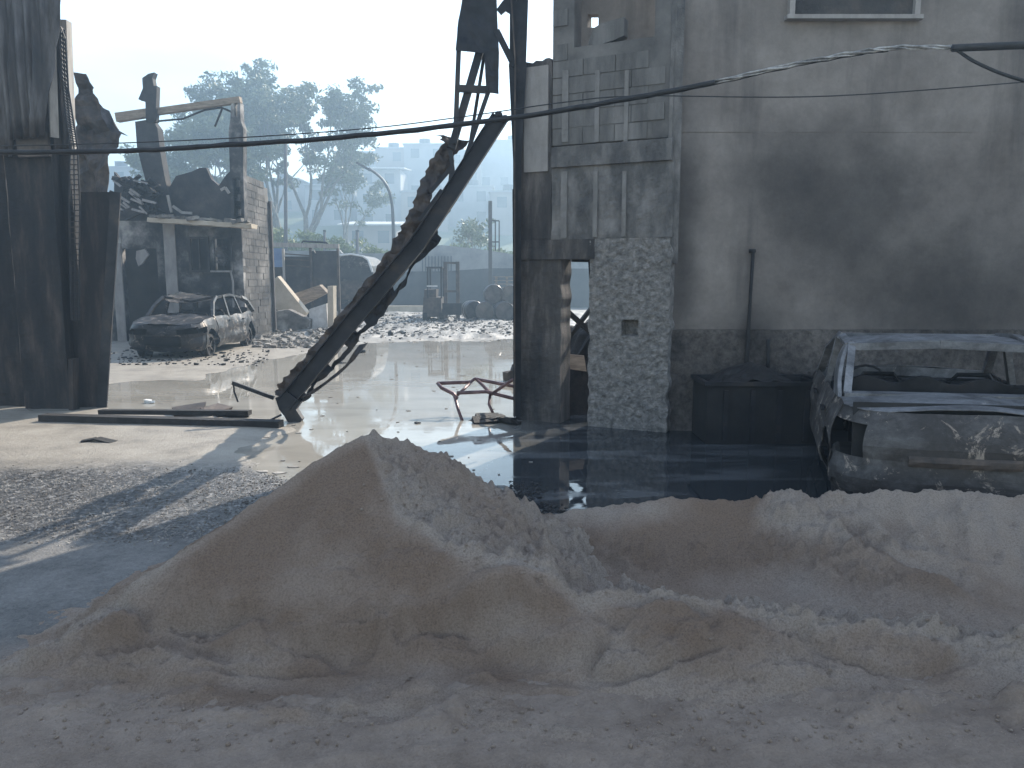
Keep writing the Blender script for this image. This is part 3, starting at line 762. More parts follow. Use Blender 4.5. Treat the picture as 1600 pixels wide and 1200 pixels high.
corr_sheet("corrugated_sheet", MT['corrugated'], lb, [(52, -260), (50, 216)], [(104, -260), (97, 0), (92, 40), (84, 110), (74, 175), (70, 212)], 10.4, 34, seed=3)
mb = MB(); mb.bar(U(80, 60, 10.5), U(85, 215, 10.6), 0.1, 0.04); mb.build("batten", MT['pale_post'], lb)
mb = MB(); mb.bar(U(102, 33, 10.9), U(110, 236, 10.9), 0.13, 0.1); mb.build("post", MT['pale_post'], lb)
corr_sheet("corrugated_sheet", MT['corrugated'], lb, [(66, 20), (50, 235)], [(99, 45), (104, 130), (112, 235)], 10.72, 20, seed=5)
# hanging mesh strip: rods and rungs
mb = MB()
L_ = [(94, 40), (97, 120), (103, 180), (110, 230), (108, 320), (110, 420), (112, 500)]
R_ = [(102, 60), (107, 140), (115, 190), (121, 230), (125, 320), (124, 420), (124, 500)]
mb.tube([U(x, y, 10.6) for x, y in L_], 0.012, 5); mb.tube([U(x, y, 10.6) for x, y in R_], 0.012, 5)
mb.tube([U((a + c_) / 2, (y + y2) / 2, 10.6) for (a, y), (c_, y2) in zip(L_, R_)], 0.01, 5)
for k in range(70):
    t = k / 69 * 6; i = min(5, int(t)); f = t - i
    pl = [L_[i][q] + (L_[i + 1][q] - L_[i][q]) * f for q in (0, 1)]; pr = [R_[i][q] + (R_[i + 1][q] - R_[i][q]) * f for q in (0, 1)]
    mb.bar(U(*pl, 10.6), U(*pr, 10.6), 0.012)
mb.build("hanging_mesh", MT['charred_steel'], lb)
mb = MB(); mb.box((-11.6, 13.0, 3.5), (7.2, 0.2, 7.0)); mb.build("back_wall", MT['dark_wall'], lb)

# torn roof sheet hanging behind the shed
def crumple(name, mat, parent, pts_l, pts_r, d0, d1, amp, seed, n=16, m_=30, thick=0.006, freq=2.0, skip=None):
    """Crumpled sheet between two pixel polylines (top to bottom), folds displaced in depth."""
    def samp(pts, v):
        t = v * (len(pts) - 1); i = min(len(pts) - 2, int(t)); f = t - i
        return [pts[i][k] + (pts[i + 1][k] - pts[i][k]) * f for k in (0, 1)]
    mb = MB()
    def fn(u, v):
        l, r = samp(pts_l, v), samp(pts_r, v)
        d = d0 + (d1 - d0) * v
        p = U(l[0] + (r[0] - l[0]) * u, l[1] + (r[1] - l[1]) * u, d)
        q = Vector((p.x * freq + seed, p.z * freq, seed * 2.0))
        p.y += amp * (mnoise.noise(q) + 0.5 * mnoise.noise(q * 2.7))
        p += mnoise.noise_vector(q * 3) * (0.06 * amp)
        return p
    mb.grid(fn, n, m_, skip)
    return mb.build(name, mat, parent, thick=thick)
ts = thing("torn_roof_sheet", U(150, 300, 13.5), "torn crumpled roof sheet hanging behind the corrugated shed", "metal sheet")
crumple("sheet", MT['steel_rust'], ts, [(112, 112), (114, 160), (112, 220), (112, 300), (112, 345)], [(128, 112), (160, 160), (190, 210), (176, 250), (178, 345)], 13.5, 13.2, 0.3, 4, 14, 26)
crumple("fold", MT['corrugated'], ts, [(152, 165), (160, 185), (172, 205)], [(168, 172), (186, 205), (198, 212)], 13.2, 13.1, 0.15, 6, 8, 10)

# ------------------------------------------------------------------ burned house behind the hatchback
DH = 22.3
hs = thing("burned_house", (-9.6, 23.0, 0), "roofless burned house with broken upper walls standing behind the wrecked hatchback", "building")
xh0, xh1 = U(150, 400, DH).x, U(378, 400, DH).x
def hz_(py): return U(300, py, DH).z
def hx_(px): return U(px, 400, DH).x
wh = lambda u, z, o=0.0: Vector((u, DH - o, z))
zslab_h = hz_(345)
dz1 = hz_(388)
k_ = 30
for (a, c_, z0, z1) in ((150, 191, -0.1, zslab_h), (245, 296, -0.1, zslab_h), (328, 333, hz_(425), hz_(370)), (364, 379, -0.1, zslab_h), (296, 364, -0.1, hz_(425)), (191.2, 244.8, dz1, zslab_h), (296.2, 363.8, hz_(370), zslab_h)):
    rough_panel("wall", MT['house_wall'], hs, wh, hx_(a), hx_(c_), z0, z1, 0.0, 0.2, 0.015, 1.5, 0.14, k_); k_ += 1
mb = MB(); mb.box((hx_(230), DH + 1.6, zslab_h / 2), (hx_(300) - hx_(150), 0.15, zslab_h)); mb.box((hx_(345), DH + 1.4, zslab_h / 2), (1.2, 0.15, zslab_h)); mb.build("inner_wall", MT['black'], hs)
for a, c_ in ((296, 328), (333, 364)):
    w = MB(); xa, xb_ = hx_(a), hx_(c_); za, zb_ = hz_(425), hz_(370)
    for x in (xa + .03, xb_ - .03): w.box((x, DH - .02, (za + zb_) / 2), (0.06, 0.1, zb_ - za))
    for z in (za + .03, zb_ - .03): w.box(((xa + xb_) / 2, DH - .022, z), (xb_ - xa, 0.1, 0.06))
    w.box(((xa + xb_) / 2, DH - .01, (za + zb_) / 2), (0.035, 0.05, zb_ - za))
    w.build("window_frame", MT['house_dark'] if a < 330 else MT['house_wall'], hs)
mb = MB(); mb.box((hx_(346), DH - .06, hz_(424)), (0.6, 0.12, 0.05)); mb.tube([(hx_(360), DH - .05, hz_(424)), (hx_(363), DH - .05, hz_(440)), (hx_(362), DH - .05, hz_(480))], 0.03, 6); mb.build("window_sill", MT['strip'], hs)
mb = MB()
for k in range(9): mb.box((hx_(352) + random.uniform(-.15, .15), DH - .08, hz_(398) + random.uniform(-.25, .25)), (0.15, 0.1, 0.15), Matrix.Rotation(random.uniform(0, 3), 3, (1, 1, .4)))
mb.jitter(0.05, 5); mb.build("melted_box", MT['house_wall'], hs)
mb = MB(); mb.prism([U(x, y, DH - .1) for x, y in ((213, 392), (226, 389), (232, 398), (222, 412), (216, 416), (212, 404))], (0, 0.08, 0)); mb.build("loose_flap", MT['strip'], hs)
rough_panel("corner_post", MT['strip'], hs, wh, hx_(258), hx_(276), -0.1, zslab_h, 0.05, 0.1, 0.012, 2, 0.12, 41)
rough_panel("corner_post", MT['strip'], hs, wh, hx_(176), hx_(190), -0.1, hz_(380), 0.05, 0.1, 0.012, 2, 0.12, 42)
# canopy slab, ragged
mb = MB(); mb.grid(lambda u, v: Vector((hx_(246 + 158 * u), DH - 0.5 + 0.5 * v, zslab_h + 0.04 * mnoise.noise(Vector((u * 14, v * 3, 1))) - 0.18 * u)), 24, 4); s_ = len(mb.f)
mb.build("canopy_slab", MT['panel_beige'], hs, thick=0.12)
mb = MB()
for k in range(14): mb.box((hx_(250 + k * 11), DH - 0.4 + random.uniform(-.1, .2), zslab_h + 0.1 - 0.013 * k), (random.uniform(.15, .5), .2, random.uniform(.04, .12)), Matrix.Rotation(random.uniform(-.3, .3), 3, 'Y'))
mb.jitter(0.04, 4); mb.build("slab_rubble", MT['rubble'], hs)
# upper storey ruins
mb = MB(); mb.prism([U(x, y, DH + .3) for x, y in ((190, 345), (182, 300), (200, 285), (225, 290), (240, 300), (262, 297), (275, 275), (300, 268), (312, 262), (322, 262), (330, 280), (342, 290), (352, 275), (362, 265), (362, 345))], (0, 0.2, 0)); mb.build("broken_wall", MT['house_dark'], hs)
mb = MB(); mb.prism([U(x, y, DH + .1) for x, y in ((236, 345), (232, 300), (222, 262), (214, 230), (211, 190), (236, 186), (246, 200), (250, 235), (256, 270), (262, 300), (264, 345))], (0, 0.35, 0)); mb.build("ruined_pillar", MT['house_dark'], hs)
mb = MB(); mb.prism([U(x, y, DH) for x, y in ((228, 190), (227, 158), (216, 155), (223, 138), (222, 122), (232, 115), (241, 113), (238, 122), (240, 134), (245, 134), (244, 160), (243, 190))], (0, 0.22, 0)); mb.build("charred_stump", MT['charcoal'], hs)
mb = MB(); mb.bar(U(183, 184, DH + .2), U(240, 176, DH + .2), 0.2, 0.22); mb.bar(U(240, 176, DH + .2), U(376, 156, DH + .2), 0.2, 0.17); mb.jitter(0.03, 2); mb.build("top_beam", MT['timber'], hs)
mb = MB(); mb.tube([U(x, y, DH + .2) for x, y in ((240, 190), (285, 186), (320, 172), (346, 168), (362, 175))], 0.03, 5); mb.tube([U(348, 168, DH + .2), U(336, 198, DH + .2)], 0.03, 5); mb.build("hanging_wire", MT['charcoal'], hs)
mb = MB(); mb.prism([U(x, y, DH + .1) for x, y in ((362, 345), (359, 260), (357, 205), (360, 185), (361, 160), (366, 160), (366, 180), (370, 182), (371, 160), (375, 160), (376, 188), (380, 200), (380, 262), (382, 345))], (0, 0.3, 0)); mb.build("ruined_pillar", MT['house_wall'], hs)
for (p, q) in (((345, 297), (352, 293)), ((352, 293), (358, 302)), ((270, 322), (284, 332)), ((284, 332), (300, 333)), ((262, 305), (268, 332))):
    mb = MB(); mb.bar(U(*p, DH - .1), U(*q, DH - .1), 0.05, 0.07); mb.build("broken_lath", MT['pale_post'], hs)
mb = MB()
mb.prism([U(x, y, DH + .05) for x, y in ((178, 346), (178, 268), (186, 278), (196, 275), (206, 292), (222, 290), (236, 306), (245, 346))], (0, .15, 0))
for k in range(16):
    mb.box(U(random.uniform(180, 245), random.uniform(285, 335), DH - .1), (random.uniform(.2, .8), .1, random.uniform(.03, .1)), Matrix.Rotation(random.uniform(-.9, .9), 3, 'Y'))
mb.jitter(0.02, 3); tag(mb.build("collapsed_lath", MT['house_dark'], hs), kind='stuff')
mb = MB()
for k in range(34):
    mb.box(U(random.uniform(180, 248), random.uniform(278, 338), DH - .12 + random.uniform(-.2, .1)), (random.uniform(.1, .5), random.uniform(.04, .2), random.uniform(.03, .12)), Matrix.Rotation(random.uniform(-.5, .9), 3, 'Y') @ Matrix.Rotation(random.uniform(0, 3), 3, 'Z'))
mb.jitter(0.05, 4); tag(mb.build("charred_lath", MT['charcoal'], hs), kind='stuff')
mb = MB()
for k in range(12):
    mb.box(U(random.uniform(182, 240), random.uniform(280, 335), DH - .3), (random.uniform(.15, .45), .08, random.uniform(.03, .07)), Matrix.Rotation(random.uniform(.1, .8), 3, 'Y'))
mb.jitter(0.04, 4); tag(mb.build("pale_lath", MT['strip'], hs), kind='stuff')
# side wall of blocks
XS = hx_(379)
mb = MB(); mb.box((XS - 0.115, DH + 1.35, hz_(275) / 2), (0.2, 2.5, hz_(275) - .1)); mb.build("mortar_core", MT['mortar'], hs)
sb = MB(); sb.box((0, 0, 0), (0.06, 0.385, 0.185)); sbm = bpy.data.meshes.new("block"); sbm.from_pydata(sb.v, [], sb.f); sbm.materials.append(MT['house_block'])
rr_ = random.Random(5)
for r_ in range(int(hz_(268) / 0.2)):
    for cidx in range(6):
        yb = DH + 0.2 + cidx * 0.4 + (0.2 if r_ % 2 else 0)
        if yb > DH + 2.5: continue
        if r_ > int(hz_(268) / 0.2) - 3 and rr_.random() < 0.35: continue
        o = link("block", sbm, hs); o.location = Vector((XS - 0.03 + rr_.uniform(-.008, .008), yb, 0.1 + r_ * 0.2)) - hs.location
mb = MB(); mb.bar((XS + 0.03, DH + 2.62, -0.1), (XS + 0.03, DH + 2.62, hz_(300)), 0.1, 0.12); mb.build("corner_post", MT['pole'], hs)

# ------------------------------------------------------------------ cars
def build_car(root, L, W, H, style, body_mat, top_mat, seed, sill=0.17, wheel_r=0.29, dent=0.03):
    """Burned-out car in its own axes: front towards +Y, origin on the ground under its middle."""
    rnd = random.Random(seed)
    hatch = style == 'hatch'
    hl, hw = L / 2, W / 2
    y_cowl = hl - L * (0.25 if hatch else 0.28)
    y_deck = -hl + (0.10 if hatch else L * 0.17)
    belt = 0.9 if hatch else 0.88
    nose = 0.74; tail = 0.93 if hatch else 0.90
    def ztop(y):
        return float(np.interp(y, [-hl, y_deck, 0, y_cowl, hl - 0.15, hl], [tail - .03, tail, belt, belt + 0.02, nose + 0.04, nose]))
    def dn(p):
        q = Vector(p) * 1.6 + Vector((seed * 5, 0, 0))
        return Vector(p) + mnoise.noise_vector(q) * dent + mnoise.noise_vector(q * 3.1) * dent * 0.35
    # plan outline, counter-clockwise from the rear middle to +X side
    rc = 0.34
    plan = []
    def seg(a, b_, n):
        for i in range(n): plan.append((a[0] + (b_[0] - a[0]) * i / n, a[1] + (b_[1] - a[1]) * i / n))
    def arc(cx, cy, a0, a1, n):
        for i in range(n):
            t = a0 + (a1 - a0) * i / n
            plan.append((cx + rc * math.cos(t), cy + rc * math.sin(t)))
    seg((-(hw - rc), -hl), (hw - rc, -hl), 18); arc(hw - rc, -hl + rc, -math.pi / 2, 0, 8)
    seg((hw, -hl + rc), (hw, hl - rc), 56); arc(hw - rc, hl - rc, 0, math.pi / 2, 8)
    seg((hw - rc, hl), (-(hw - rc), hl), 18); arc(-(hw - rc), hl - rc, math.pi / 2, math.pi, 8)
    seg((-hw, hl - rc), (-hw, -hl + rc), 56); arc(-(hw - rc), -hl + rc, math.pi, 1.5 * math.pi, 8)
    N, V = len(plan), 14
    prof = [0.075, 0.04, 0.015, 0.0, -0.005, 0.0, 0.008, 0.012, 0.004, 0.0, 0.008, 0.022, 0.04, 0.06, 0.085]
    bow = lambda x: 0.10 * (x / hw) ** 2          # bows the ends in plan
    def spt(i, j):
        x, y = plan[i % N]
        e = abs(y) - (hl - 0.5)
        yy = y - math.copysign(bow(x), y) * (1 if abs(y) > hl - rc else 0)
        ins = prof[j]
        k = max(0.0, 1 - ins / max(0.3, math.hypot(x, 0.001) if abs(x) > 0.1 else 1))
        xx = x * (1 - ins / hw)
        yy = yy * (1 - ins / hl * (1.0 if e > 0 else 0))
        zt = ztop(yy)
        return Vector((xx, yy, sill + (zt - sill) * j / V))
    wy = (hl - 0.82, -hl + 0.72)
    RA = wheel_r + 0.07
    body, doors = MB(), {}
    lamp_f = lambda p: abs(p.y) > hl - 0.42 and ((p.y > 0 and 0.55 < p.z < 0.68 and abs(p.x) > hw - 0.55) or (p.y < 0 and ((0.53 < p.z < 0.80 and abs(p.x) > hw - 0.235) if not hatch else (0.7 < p.z < 0.9 and abs(p.x) > hw - 0.25))))
    plate_f = lambda p: False
    grille_f = lambda p: p.y > hl - 0.3 and abs(p.x) < 0.42 and 0.3 < p.z < 0.5
    pts = [[spt(i, j) for j in range(V + 1)] for i in range(N)]
    for i in range(N):
        for j in range(V + 1):
            p = pts[i][j]
            if abs(p.x) > hw - 0.2:
                for w in wy:
                    d = math.hypot(p.y - w, p.z - wheel_r)
                    if 0.72 * RA < d < RA + 0.05 and abs(d - RA) < 0.055:
                        f = RA / d; p.y = w + (p.y - w) * f; p.z = wheel_r + (p.z - wheel_r) * f
    dy = (y_cowl - 0.03, 0.02, -1.02 if not hatch else -0.95)
    def where(c, xp=0.0):
        for w in wy:
            if abs(c.x) > hw - 0.2 and math.hypot(c.y - w, c.z - wheel_r) < RA - 0.01: return None
        if lamp_f(Vector((xp, c.y, c.z))) or plate_f(c) or grille_f(c): return None
        if abs(c.x) > hw - 0.25 and sill + 0.09 < c.z:
            s = 1 if c.x > 0 else -1
            if dy[1] < c.y < dy[0]: return (s, 0)
            if dy[2] < c.y < dy[1]: return (s, 1)
        return 'body'
    for i in range(N):
        for j in range(V):
            q = [pts[i][j], pts[(i + 1) % N][j], pts[(i + 1) % N][j + 1], pts[i][j + 1]]
            c = sum(q, Vector()) / 4
            k = where(c, (plan[i][0] + plan[(i + 1) % N][0]) / 2)
            if k is None: continue
            tgt = body if k == 'body' else doors.setdefault(k, MB())
            off = Vector((0, 0, 0)) if k == 'body' else Vector((k[0] * 0.008, 0, 0))
            if k != 'body':
                q = [c + (p - c) * 1.0 for p in q]
            tgt.add([dn(p) + off for p in q], [(0, 1, 2, 3)])
    # rounded flange into the top surfaces
    body.build("body_shell", body_mat, root, thick=0.006)
    for k, mb in doors.items():
        d_ = mb.build("door", body_mat, root, thick=0.01)
        hb = MB(); yh = (dy[1] + 0.12) if k[1] == 0 else (dy[2] + 0.14)
        hb.box(dn((k[0] * (hw + 0.012), yh, belt - 0.12)), (0.03, 0.18, 0.03)); hb.build("handle", MT['charred_steel'], d_)
    def top_panel(name, y0, y1, crown, sag=0.0, mat=top_mat, lip=0.0):
        mb = MB()
        def fn(u, v):
            y = y0 + (y1 - y0) * v
            wloc = hw * (1 - 0.085 / hw)
            if abs(y) > hl - rc:
                e = min(abs(y) - (hl - rc), rc * 0.999); wloc = (hw - rc + math.sqrt(max(0, rc * rc - e * e))) * (1 - 0.085 / hw)
            x = (2 * u - 1) * wloc
            yy = y
            if abs(y) > hl - rc:
                yy = y - math.copysign(bow(x) * (abs(y) - (hl - rc)) / rc, y)
            yy *= (1 - 0.085 / hl) if abs(y) > hl - rc else 1
            z = ztop(yy) + crown * (1 - (2 * u - 1) ** 2) - sag * math.sin(math.pi * u) * math.sin(math.pi * v)
            return dn((x, yy, z))
        mb.grid(fn, 20, 14)
        return mb.build(name, mat, root, thick=0.006)
    top_panel("bonnet", y_cowl + 0.02, hl, 0.05, 0.05 if hatch else 0.0)
    if not hatch: top_panel("boot_lid", -hl, y_deck + 0.06, 0.035)
    # roof
    rf, rr = (y_cowl - 0.72, -hl + (0.72 if hatch else 1.05))
    rw = hw - (0.25 if hatch else 0.19)
    mb = MB()
    sag = 0.16 if hatch else 0.02
    def roof(u, v):
        y = rf + (rr - rf) * v
        s = 2 * u - 1
        z = H - 0.05 * s * s - (0.09 if hatch else 0.03) * (2 * v - 1) ** 2 - sag * (1 - s * s) * (1 - 0.5 * v)
        z += 0.02 * mnoise.noise(Vector((s * 4, y * 3, seed)))
        return dn((s * rw, y, z))
    mb.grid(roof, 20, 20); mb.build("roof", top_mat, root, thick=0.008)
    # pillars and rails
    def pillar(name, pts_, w, h):
        mb = MB()
        for a, b_ in zip(pts_[:-1], pts_[1:]): mb.bar(dn(a), dn(b_), w, h, (0, 1, 0))
        mb.build(name, top_mat, root)
    for s in (-1, 1):
        pillar("front_pillar", [(s * (hw - 0.09), y_cowl + 0.02, belt), (s * (rw + 0.06), (y_cowl + rf) / 2, (belt + H) / 2 + 0.04), (s * rw, rf, H - 0.07)], 0.07, 0.06)
        pillar("middle_pillar", [(s * (hw - 0.08), dy[1], belt - 0.03), (s * (rw + 0.02), dy[1] - 0.06, H - 0.05)], 0.05, 0.09)
        mid = (s * (rw + 0.06), (y_deck + rr) / 2 - (0.08 if hatch else 0.02), (belt + H) / 2 + 0.06)
        if hatch:
            pillar("rear_pillar", [(s * (hw - 0.1), -hl + 0.14, tail), (s * (rw + .04), -hl + 0.42, (tail + H) / 2 + .05), (s * rw, rr, H - 0.13)], 0.1, 0.09)
            pillar("rear_quarter_bar", [(s * (hw - 0.09), dy[2] + .02, belt), (s * (rw + .01), dy[2] + 0.12, H - 0.07)], 0.04, 0.06)
        else:
            mb = MB()
            def quarter(u, v, s=s):
                base_y = y_deck + 0.02 + (dy[2] + 0.10 - y_deck) * u
                top_y = rr + 0.02 + (dy[2] + 0.30 - rr) * u
                t = v
                x = (hw - 0.085) + (rw - 0.0 - (hw - 0.085)) * t + 0.03 * math.sin(math.pi * t)
                y = base_y + (top_y - base_y) * t
                return dn((s * x, y, belt + 0.02 + (H - 0.055 - belt - 0.02) * t + 0.04 * math.sin(math.pi * t)))
            mb.grid(quarter, 6, 8); mb.build("rear_pillar", top_mat, root, thick=0.03)
            pillar("rear_screen_rail", [(s * (hw - 0.14), y_deck + 0.04, belt + 0.05), (s * (rw - 0.02), rr + 0.02, H - 0.06)], 0.06, 0.04)
        pillar("roof_rail", [(s * rw, rf, H - (0.1 if hatch else .06)), (s * (rw + .01), (rf + rr) / 2, H - 0.035), (s * rw, rr, H - (0.13 if hatch else .08))], 0.06, 0.06)
    pillar("screen_header", [(-rw, rf, H - 0.07), (0, rf + .02, H - 0.05 - sag), (rw, rf, H - 0.07)], 0.06, 0.05)
    pillar("screen_header", [(-rw, rr, H - 0.09), (0, rr - .02, H - 0.06 - sag * 0.5), (rw, rr, H - 0.09)], 0.06, 0.05)
    pillar("cowl", [(-(hw - .1), y_cowl, belt - .02), (0, y_cowl + .06, belt + .01), ((hw - .1), y_cowl, belt - .02)], 0.1, 0.06)
    if not hatch:
        pillar("parcel_shelf", [(-(hw - .12), y_deck + .06, belt + .04), ((hw - .12), y_deck + .06, belt + .04)], 0.04, 0.16)
    # wheels: steel rims with the tyres burned away
    for s in (-1, 1):
        for w in wy:
            wh_ = MB(); n = 24
            cx = s * (hw - 0.16)
            ring = []
            for (rad, dx) in ((wheel_r - .02, -0.09), (wheel_r, -0.06), (wheel_r, 0.06), (wheel_r - .02, 0.09), (wheel_r * .72, 0.09), (wheel_r * .72, -0.09)):
                ring.append([(cx + dx, w + rad * math.cos(2 * math.pi * k / n), wheel_r - 0.06 + rad * math.sin(2 * math.pi * k / n)) for k in range(n)])
            vs = [p for r_ in ring for p in r_]; fs = []
            for a in range(6):
                for k in range(n):
                    fs.append((a * n + k, a * n + (k + 1) % n, ((a + 1) % 6) * n + (k + 1) % n, ((a + 1) % 6) * n + k))
            wh_.add(vs, fs)
            wo = wh_.build("wheel", MT['tyre'], root)
            rm = MB(); rm.tube([(cx - 0.05, w, wheel_r - .06), (cx + 0.05, w, wheel_r - .06)], 0.06, 10)
            for k in range(5):
                t = 2 * math.pi * k / 5
                rm.bar((cx + s * .04, w, wheel_r - .06), (cx + s * .04, w + wheel_r * .72 * math.cos(t), wheel_r - .06 + wheel_r * .72 * math.sin(t)), 0.05, 0.03)
            rm.build("rim", MT['steel_rust'], wo)
    # wheel houses, floor, bulkhead and lamp backs so that nothing shows through
    mb = MB()
    mb.box((0, 0, sill + 0.06), (W - 0.22, L - 0.3, 0.04)); mb.box((0, y_cowl - .02, (sill + belt) / 2 - .02), (W - 0.25, 0.05, belt - sill - .06))
    mb.box((0, -hl + 0.24, 0.62), (W - 0.3, 0.03, 0.62 if not hatch else 0.5)); mb.box((0, hl - 0.28, 0.45), (W - 0.3, 0.03, 0.42))
    for s in (-1, 1):
        for w in wy: mb.box((s * (hw - 0.36), w, 0.42), (0.04, 0.74, 0.5))
    mb.build("floor_pan", MT['black'], root)
    bp = MB(); bp.bar((-hw + .2, -hl + 0.16, 0.36), (hw - .2, -hl + .16, 0.36), 0.06, 0.14); bp.jitter(0.02, 3, seed); bp.build("bumper_bar", MT['charred_steel'], root)
    bp = MB(); bp.bar((-hw + .2, hl - 0.16, 0.4), (hw - .2, hl - .16, 0.4), 0.06, 0.12); bp.jitter(0.02, 3, seed); bp.build("bumper_bar", MT['charred_steel'], root)
    # seat frames, dashboard, wheel
    for s in (-1, 1):
        st = MB(); yb = -0.02
        st.tube([(s * .38 - .2, yb + .3, .42), (s * .38 - .22, yb - .12, .44), (s * .38 - .2, yb - .3, .9), (s * .38 - .12, yb - .34, 1.0), (s * .38 + .12, yb - .34, 1.0), (s * .38 + .2, yb - .3, .9), (s * .38 + .22, yb - .12, .44), (s * .38 + .2, yb + .3, .42)], 0.022, 5)
        for k in range(6): st.tube([(s * .38 - .2, yb - .16 - k * .026, .5 + k * .09), (s * .38 + .2, yb - .16 - k * .026, .5 + k * .09)], 0.01, 4)
        for k in range(4): st.tube([(s * .38 - .2, yb + .25 - k * .11, .43), (s * .38 + .2, yb + .25 - k * .11, .43)], 0.01, 4)
        st.build("seat_frame", MT['charred_steel'], root)
    db = MB(); db.bar((-hw + .2, y_cowl - .16, belt - .12), (hw - .2, y_cowl - .16, belt - .12), 0.16, 0.14); db.jitter(0.05, 4, seed); db.build("dashboard_bar", MT['charred_steel'], root)
    rs = MB(); rs.grid(lambda u, v: dn((-hw + .2 + (W - .4) * u, y_deck + .3 + .1 * (1 - v), .42 + .6 * v + .03 * math.sin(u * 19) * v)), 20, 6); rs.build("rear_seat_back", MT['charred_steel'], root, thick=0.03)
    sw = MB(); sw.tube([(-0.38 + .18 * math.cos(t), y_cowl - .38 + .07 * math.sin(t), belt - .06 + .16 * math.sin(t)) for t in [2 * math.pi * k / 16 for k in range(17)]], 0.013, 5); sw.build("steering_wheel", MT['charred_steel'], root)

c1 = thing("burned_sedan", (0, 0, 0), "burned-out sedan shell seen from behind, parked by the sooty wall behind the sand", "car")
build_car(c1, 3.85, 1.74, 1.37, 'sedan', MT['car_near'], MT['car_near_top_sheen'], 2, dent=0.018)
pl = MB(); pl.grid(lambda u, v: Vector((-.36 + .72 * u, -1.932 + .10 * ((-.36 + .72 * u) / .87) ** 2 - .012 * math.sin(math.pi * v) + .006 * mnoise.noise(Vector((u * 9, v * 3, 2))), .50 + .075 * v)), 18, 4); pl.build("plate_recess", MT['steel_rust'], c1, thick=.012)
rear = U(1512, 700, 5.36)
yaw = math.radians(-18)
axis_ = Vector((math.sin(-yaw), math.cos(yaw), 0))
c1.location = Vector((rear.x, rear.y, 0)) + axis_ * 1.92
c1.location.z = -0.04
c1.rotation_euler = (0, math.radians(-1.2), yaw)

c2 = thing("burned_hatchback", (0, 0, 0), "burned-out hatchback facing us beside the ruined house, roof caved in", "car")
build_car(c2, 4.35, 1.78, 1.45, 'hatch', MT['car_far'], MT['car_far'], 5, dent=0.05)
c2.location = (-7.98, 19.55, 0.02)
c2.rotation_euler = (0, 0, math.pi + math.radians(1))

# ------------------------------------------------------------------ fallen steelwork
DB = 9.7
bmn = thing("fallen_steel_beam", G(450, 655), "long dark steel beam leaning diagonally out of the flood water", "steel beam")
beam_line = [U(444, 632, DB), U(548, 505, DB), U(651, 383, DB), U(701, 308, DB), U(781, 184, DB)]
def beam_strip(name, off, w, h, mat):
    mb = MB()
    for a, c_ in zip(beam_line[:-1], beam_line[1:]):
        d_ = (c_ - a).normalized(); sd_ = Vector((d_.z, 0, -d_.x))
        mb.bar(a + sd_ * off - d_ * .004, c_ + sd_ * off, w, h, (0, 1, 0))
    return mb.build(name, MT[mat], bmn)
beam_strip("web", 0, 0.185, 0.012, 'charred_steel')
beam_strip("flange", 0.092, 0.014, 0.15, 'charred_steel'); beam_strip("flange", -0.092, 0.014, 0.15, 'charred_steel')
mb = MB(); mb.tube([U(789, 186, DB - .08), U(789, 186, DB + .08)], 0.05, 10); mb.tube([U(779, 180, DB - .08), U(779, 180, DB + .08)], 0.05, 10); mb.build("end_cap", MT['charred_steel'], bmn, smooth=True)
mb = MB(); mb.prism([U(x, y, DB - .05) for x, y in ((430, 622), (448, 612), (470, 628), (462, 640), (472, 655), (466, 665), (452, 664), (444, 650), (436, 640))], (0, 0.12, 0)); mb.build("torn_foot", MT['charred_steel'], bmn)
mb = MB(); mb.bar(U(363, 598, DB - .1), U(428, 622, DB - .05), 0.045, 0.045); mb.build("side_rod", MT['charred_steel'], bmn)
mb = MB(); mb.tube([U(365, 601, DB - .1), U(366, 612, DB - .1), U(372, 628, DB - .1)], 0.012, 5); mb.tube([U(440, 648, DB), U(415, 660, DB - .05), U(398, 668, DB - .1)], 0.014, 5); mb.build("hanging_wire", MT['charred_steel'], bmn)
cs = thing("crumpled_gutter_sheet", U(560, 480, 9.9), "crumpled dark metal sheeting draped along the leaning steel beam", "metal sheet")
def wavy(pts, n, amp, seed):
    out = []
    for k in range(n + 1):
        t = k / n * (len(pts) - 1); i = min(len(pts) - 2, int(t)); f = t - i
        x = pts[i][0] + (pts[i + 1][0] - pts[i][0]) * f; y = pts[i][1] + (pts[i + 1][1] - pts[i][1]) * f
        saw = (k * 0.31) % 1.0
        out.append((x + amp * (saw - .5) + amp * .8 * mnoise.noise(Vector((k * .37, seed, 0))), y + amp * .3 * mnoise.noise(Vector((k * .5, seed, 5)))))
    return out
lp = wavy([(683, 210), (694, 222), (682, 241), (667, 260), (656, 287), (648, 318), (636, 334), (627, 358), (617, 374), (596, 408), (570, 442), (546, 472), (518, 507), (498, 531), (470, 563), (452, 584), (434, 602), (424, 618)], 90, 7, 1)
rp = wavy([(734, 219), (722, 232), (709, 243), (706, 262), (690, 280), (676, 297), (672, 322), (664, 345), (650, 372), (625, 412), (600, 446), (570, 480), (540, 518), (520, 540), (500, 566), (480, 590), (462, 608), (448, 624)], 90, 2, 2)
crumple("sheet", MT['steel_rust'], cs, lp, rp, 9.95, 9.82, 0.10, 8, 8, 120, 0.006, 4)
lp2 = wavy([(714, 300), (690, 335), (672, 360), (640, 400), (603, 446), (560, 498), (520, 545), (480, 592), (450, 622)], 60, 2, 3)
rp2 = wavy([(718, 300), (706, 318), (700, 335), (682, 356), (690, 372), (669, 396), (641, 420), (634, 447), (616, 466), (597, 492), (585, 508), (567, 520), (552, 545), (530, 568), (513, 585), (492, 602), (487, 620), (462, 632)], 60, 5, 4)
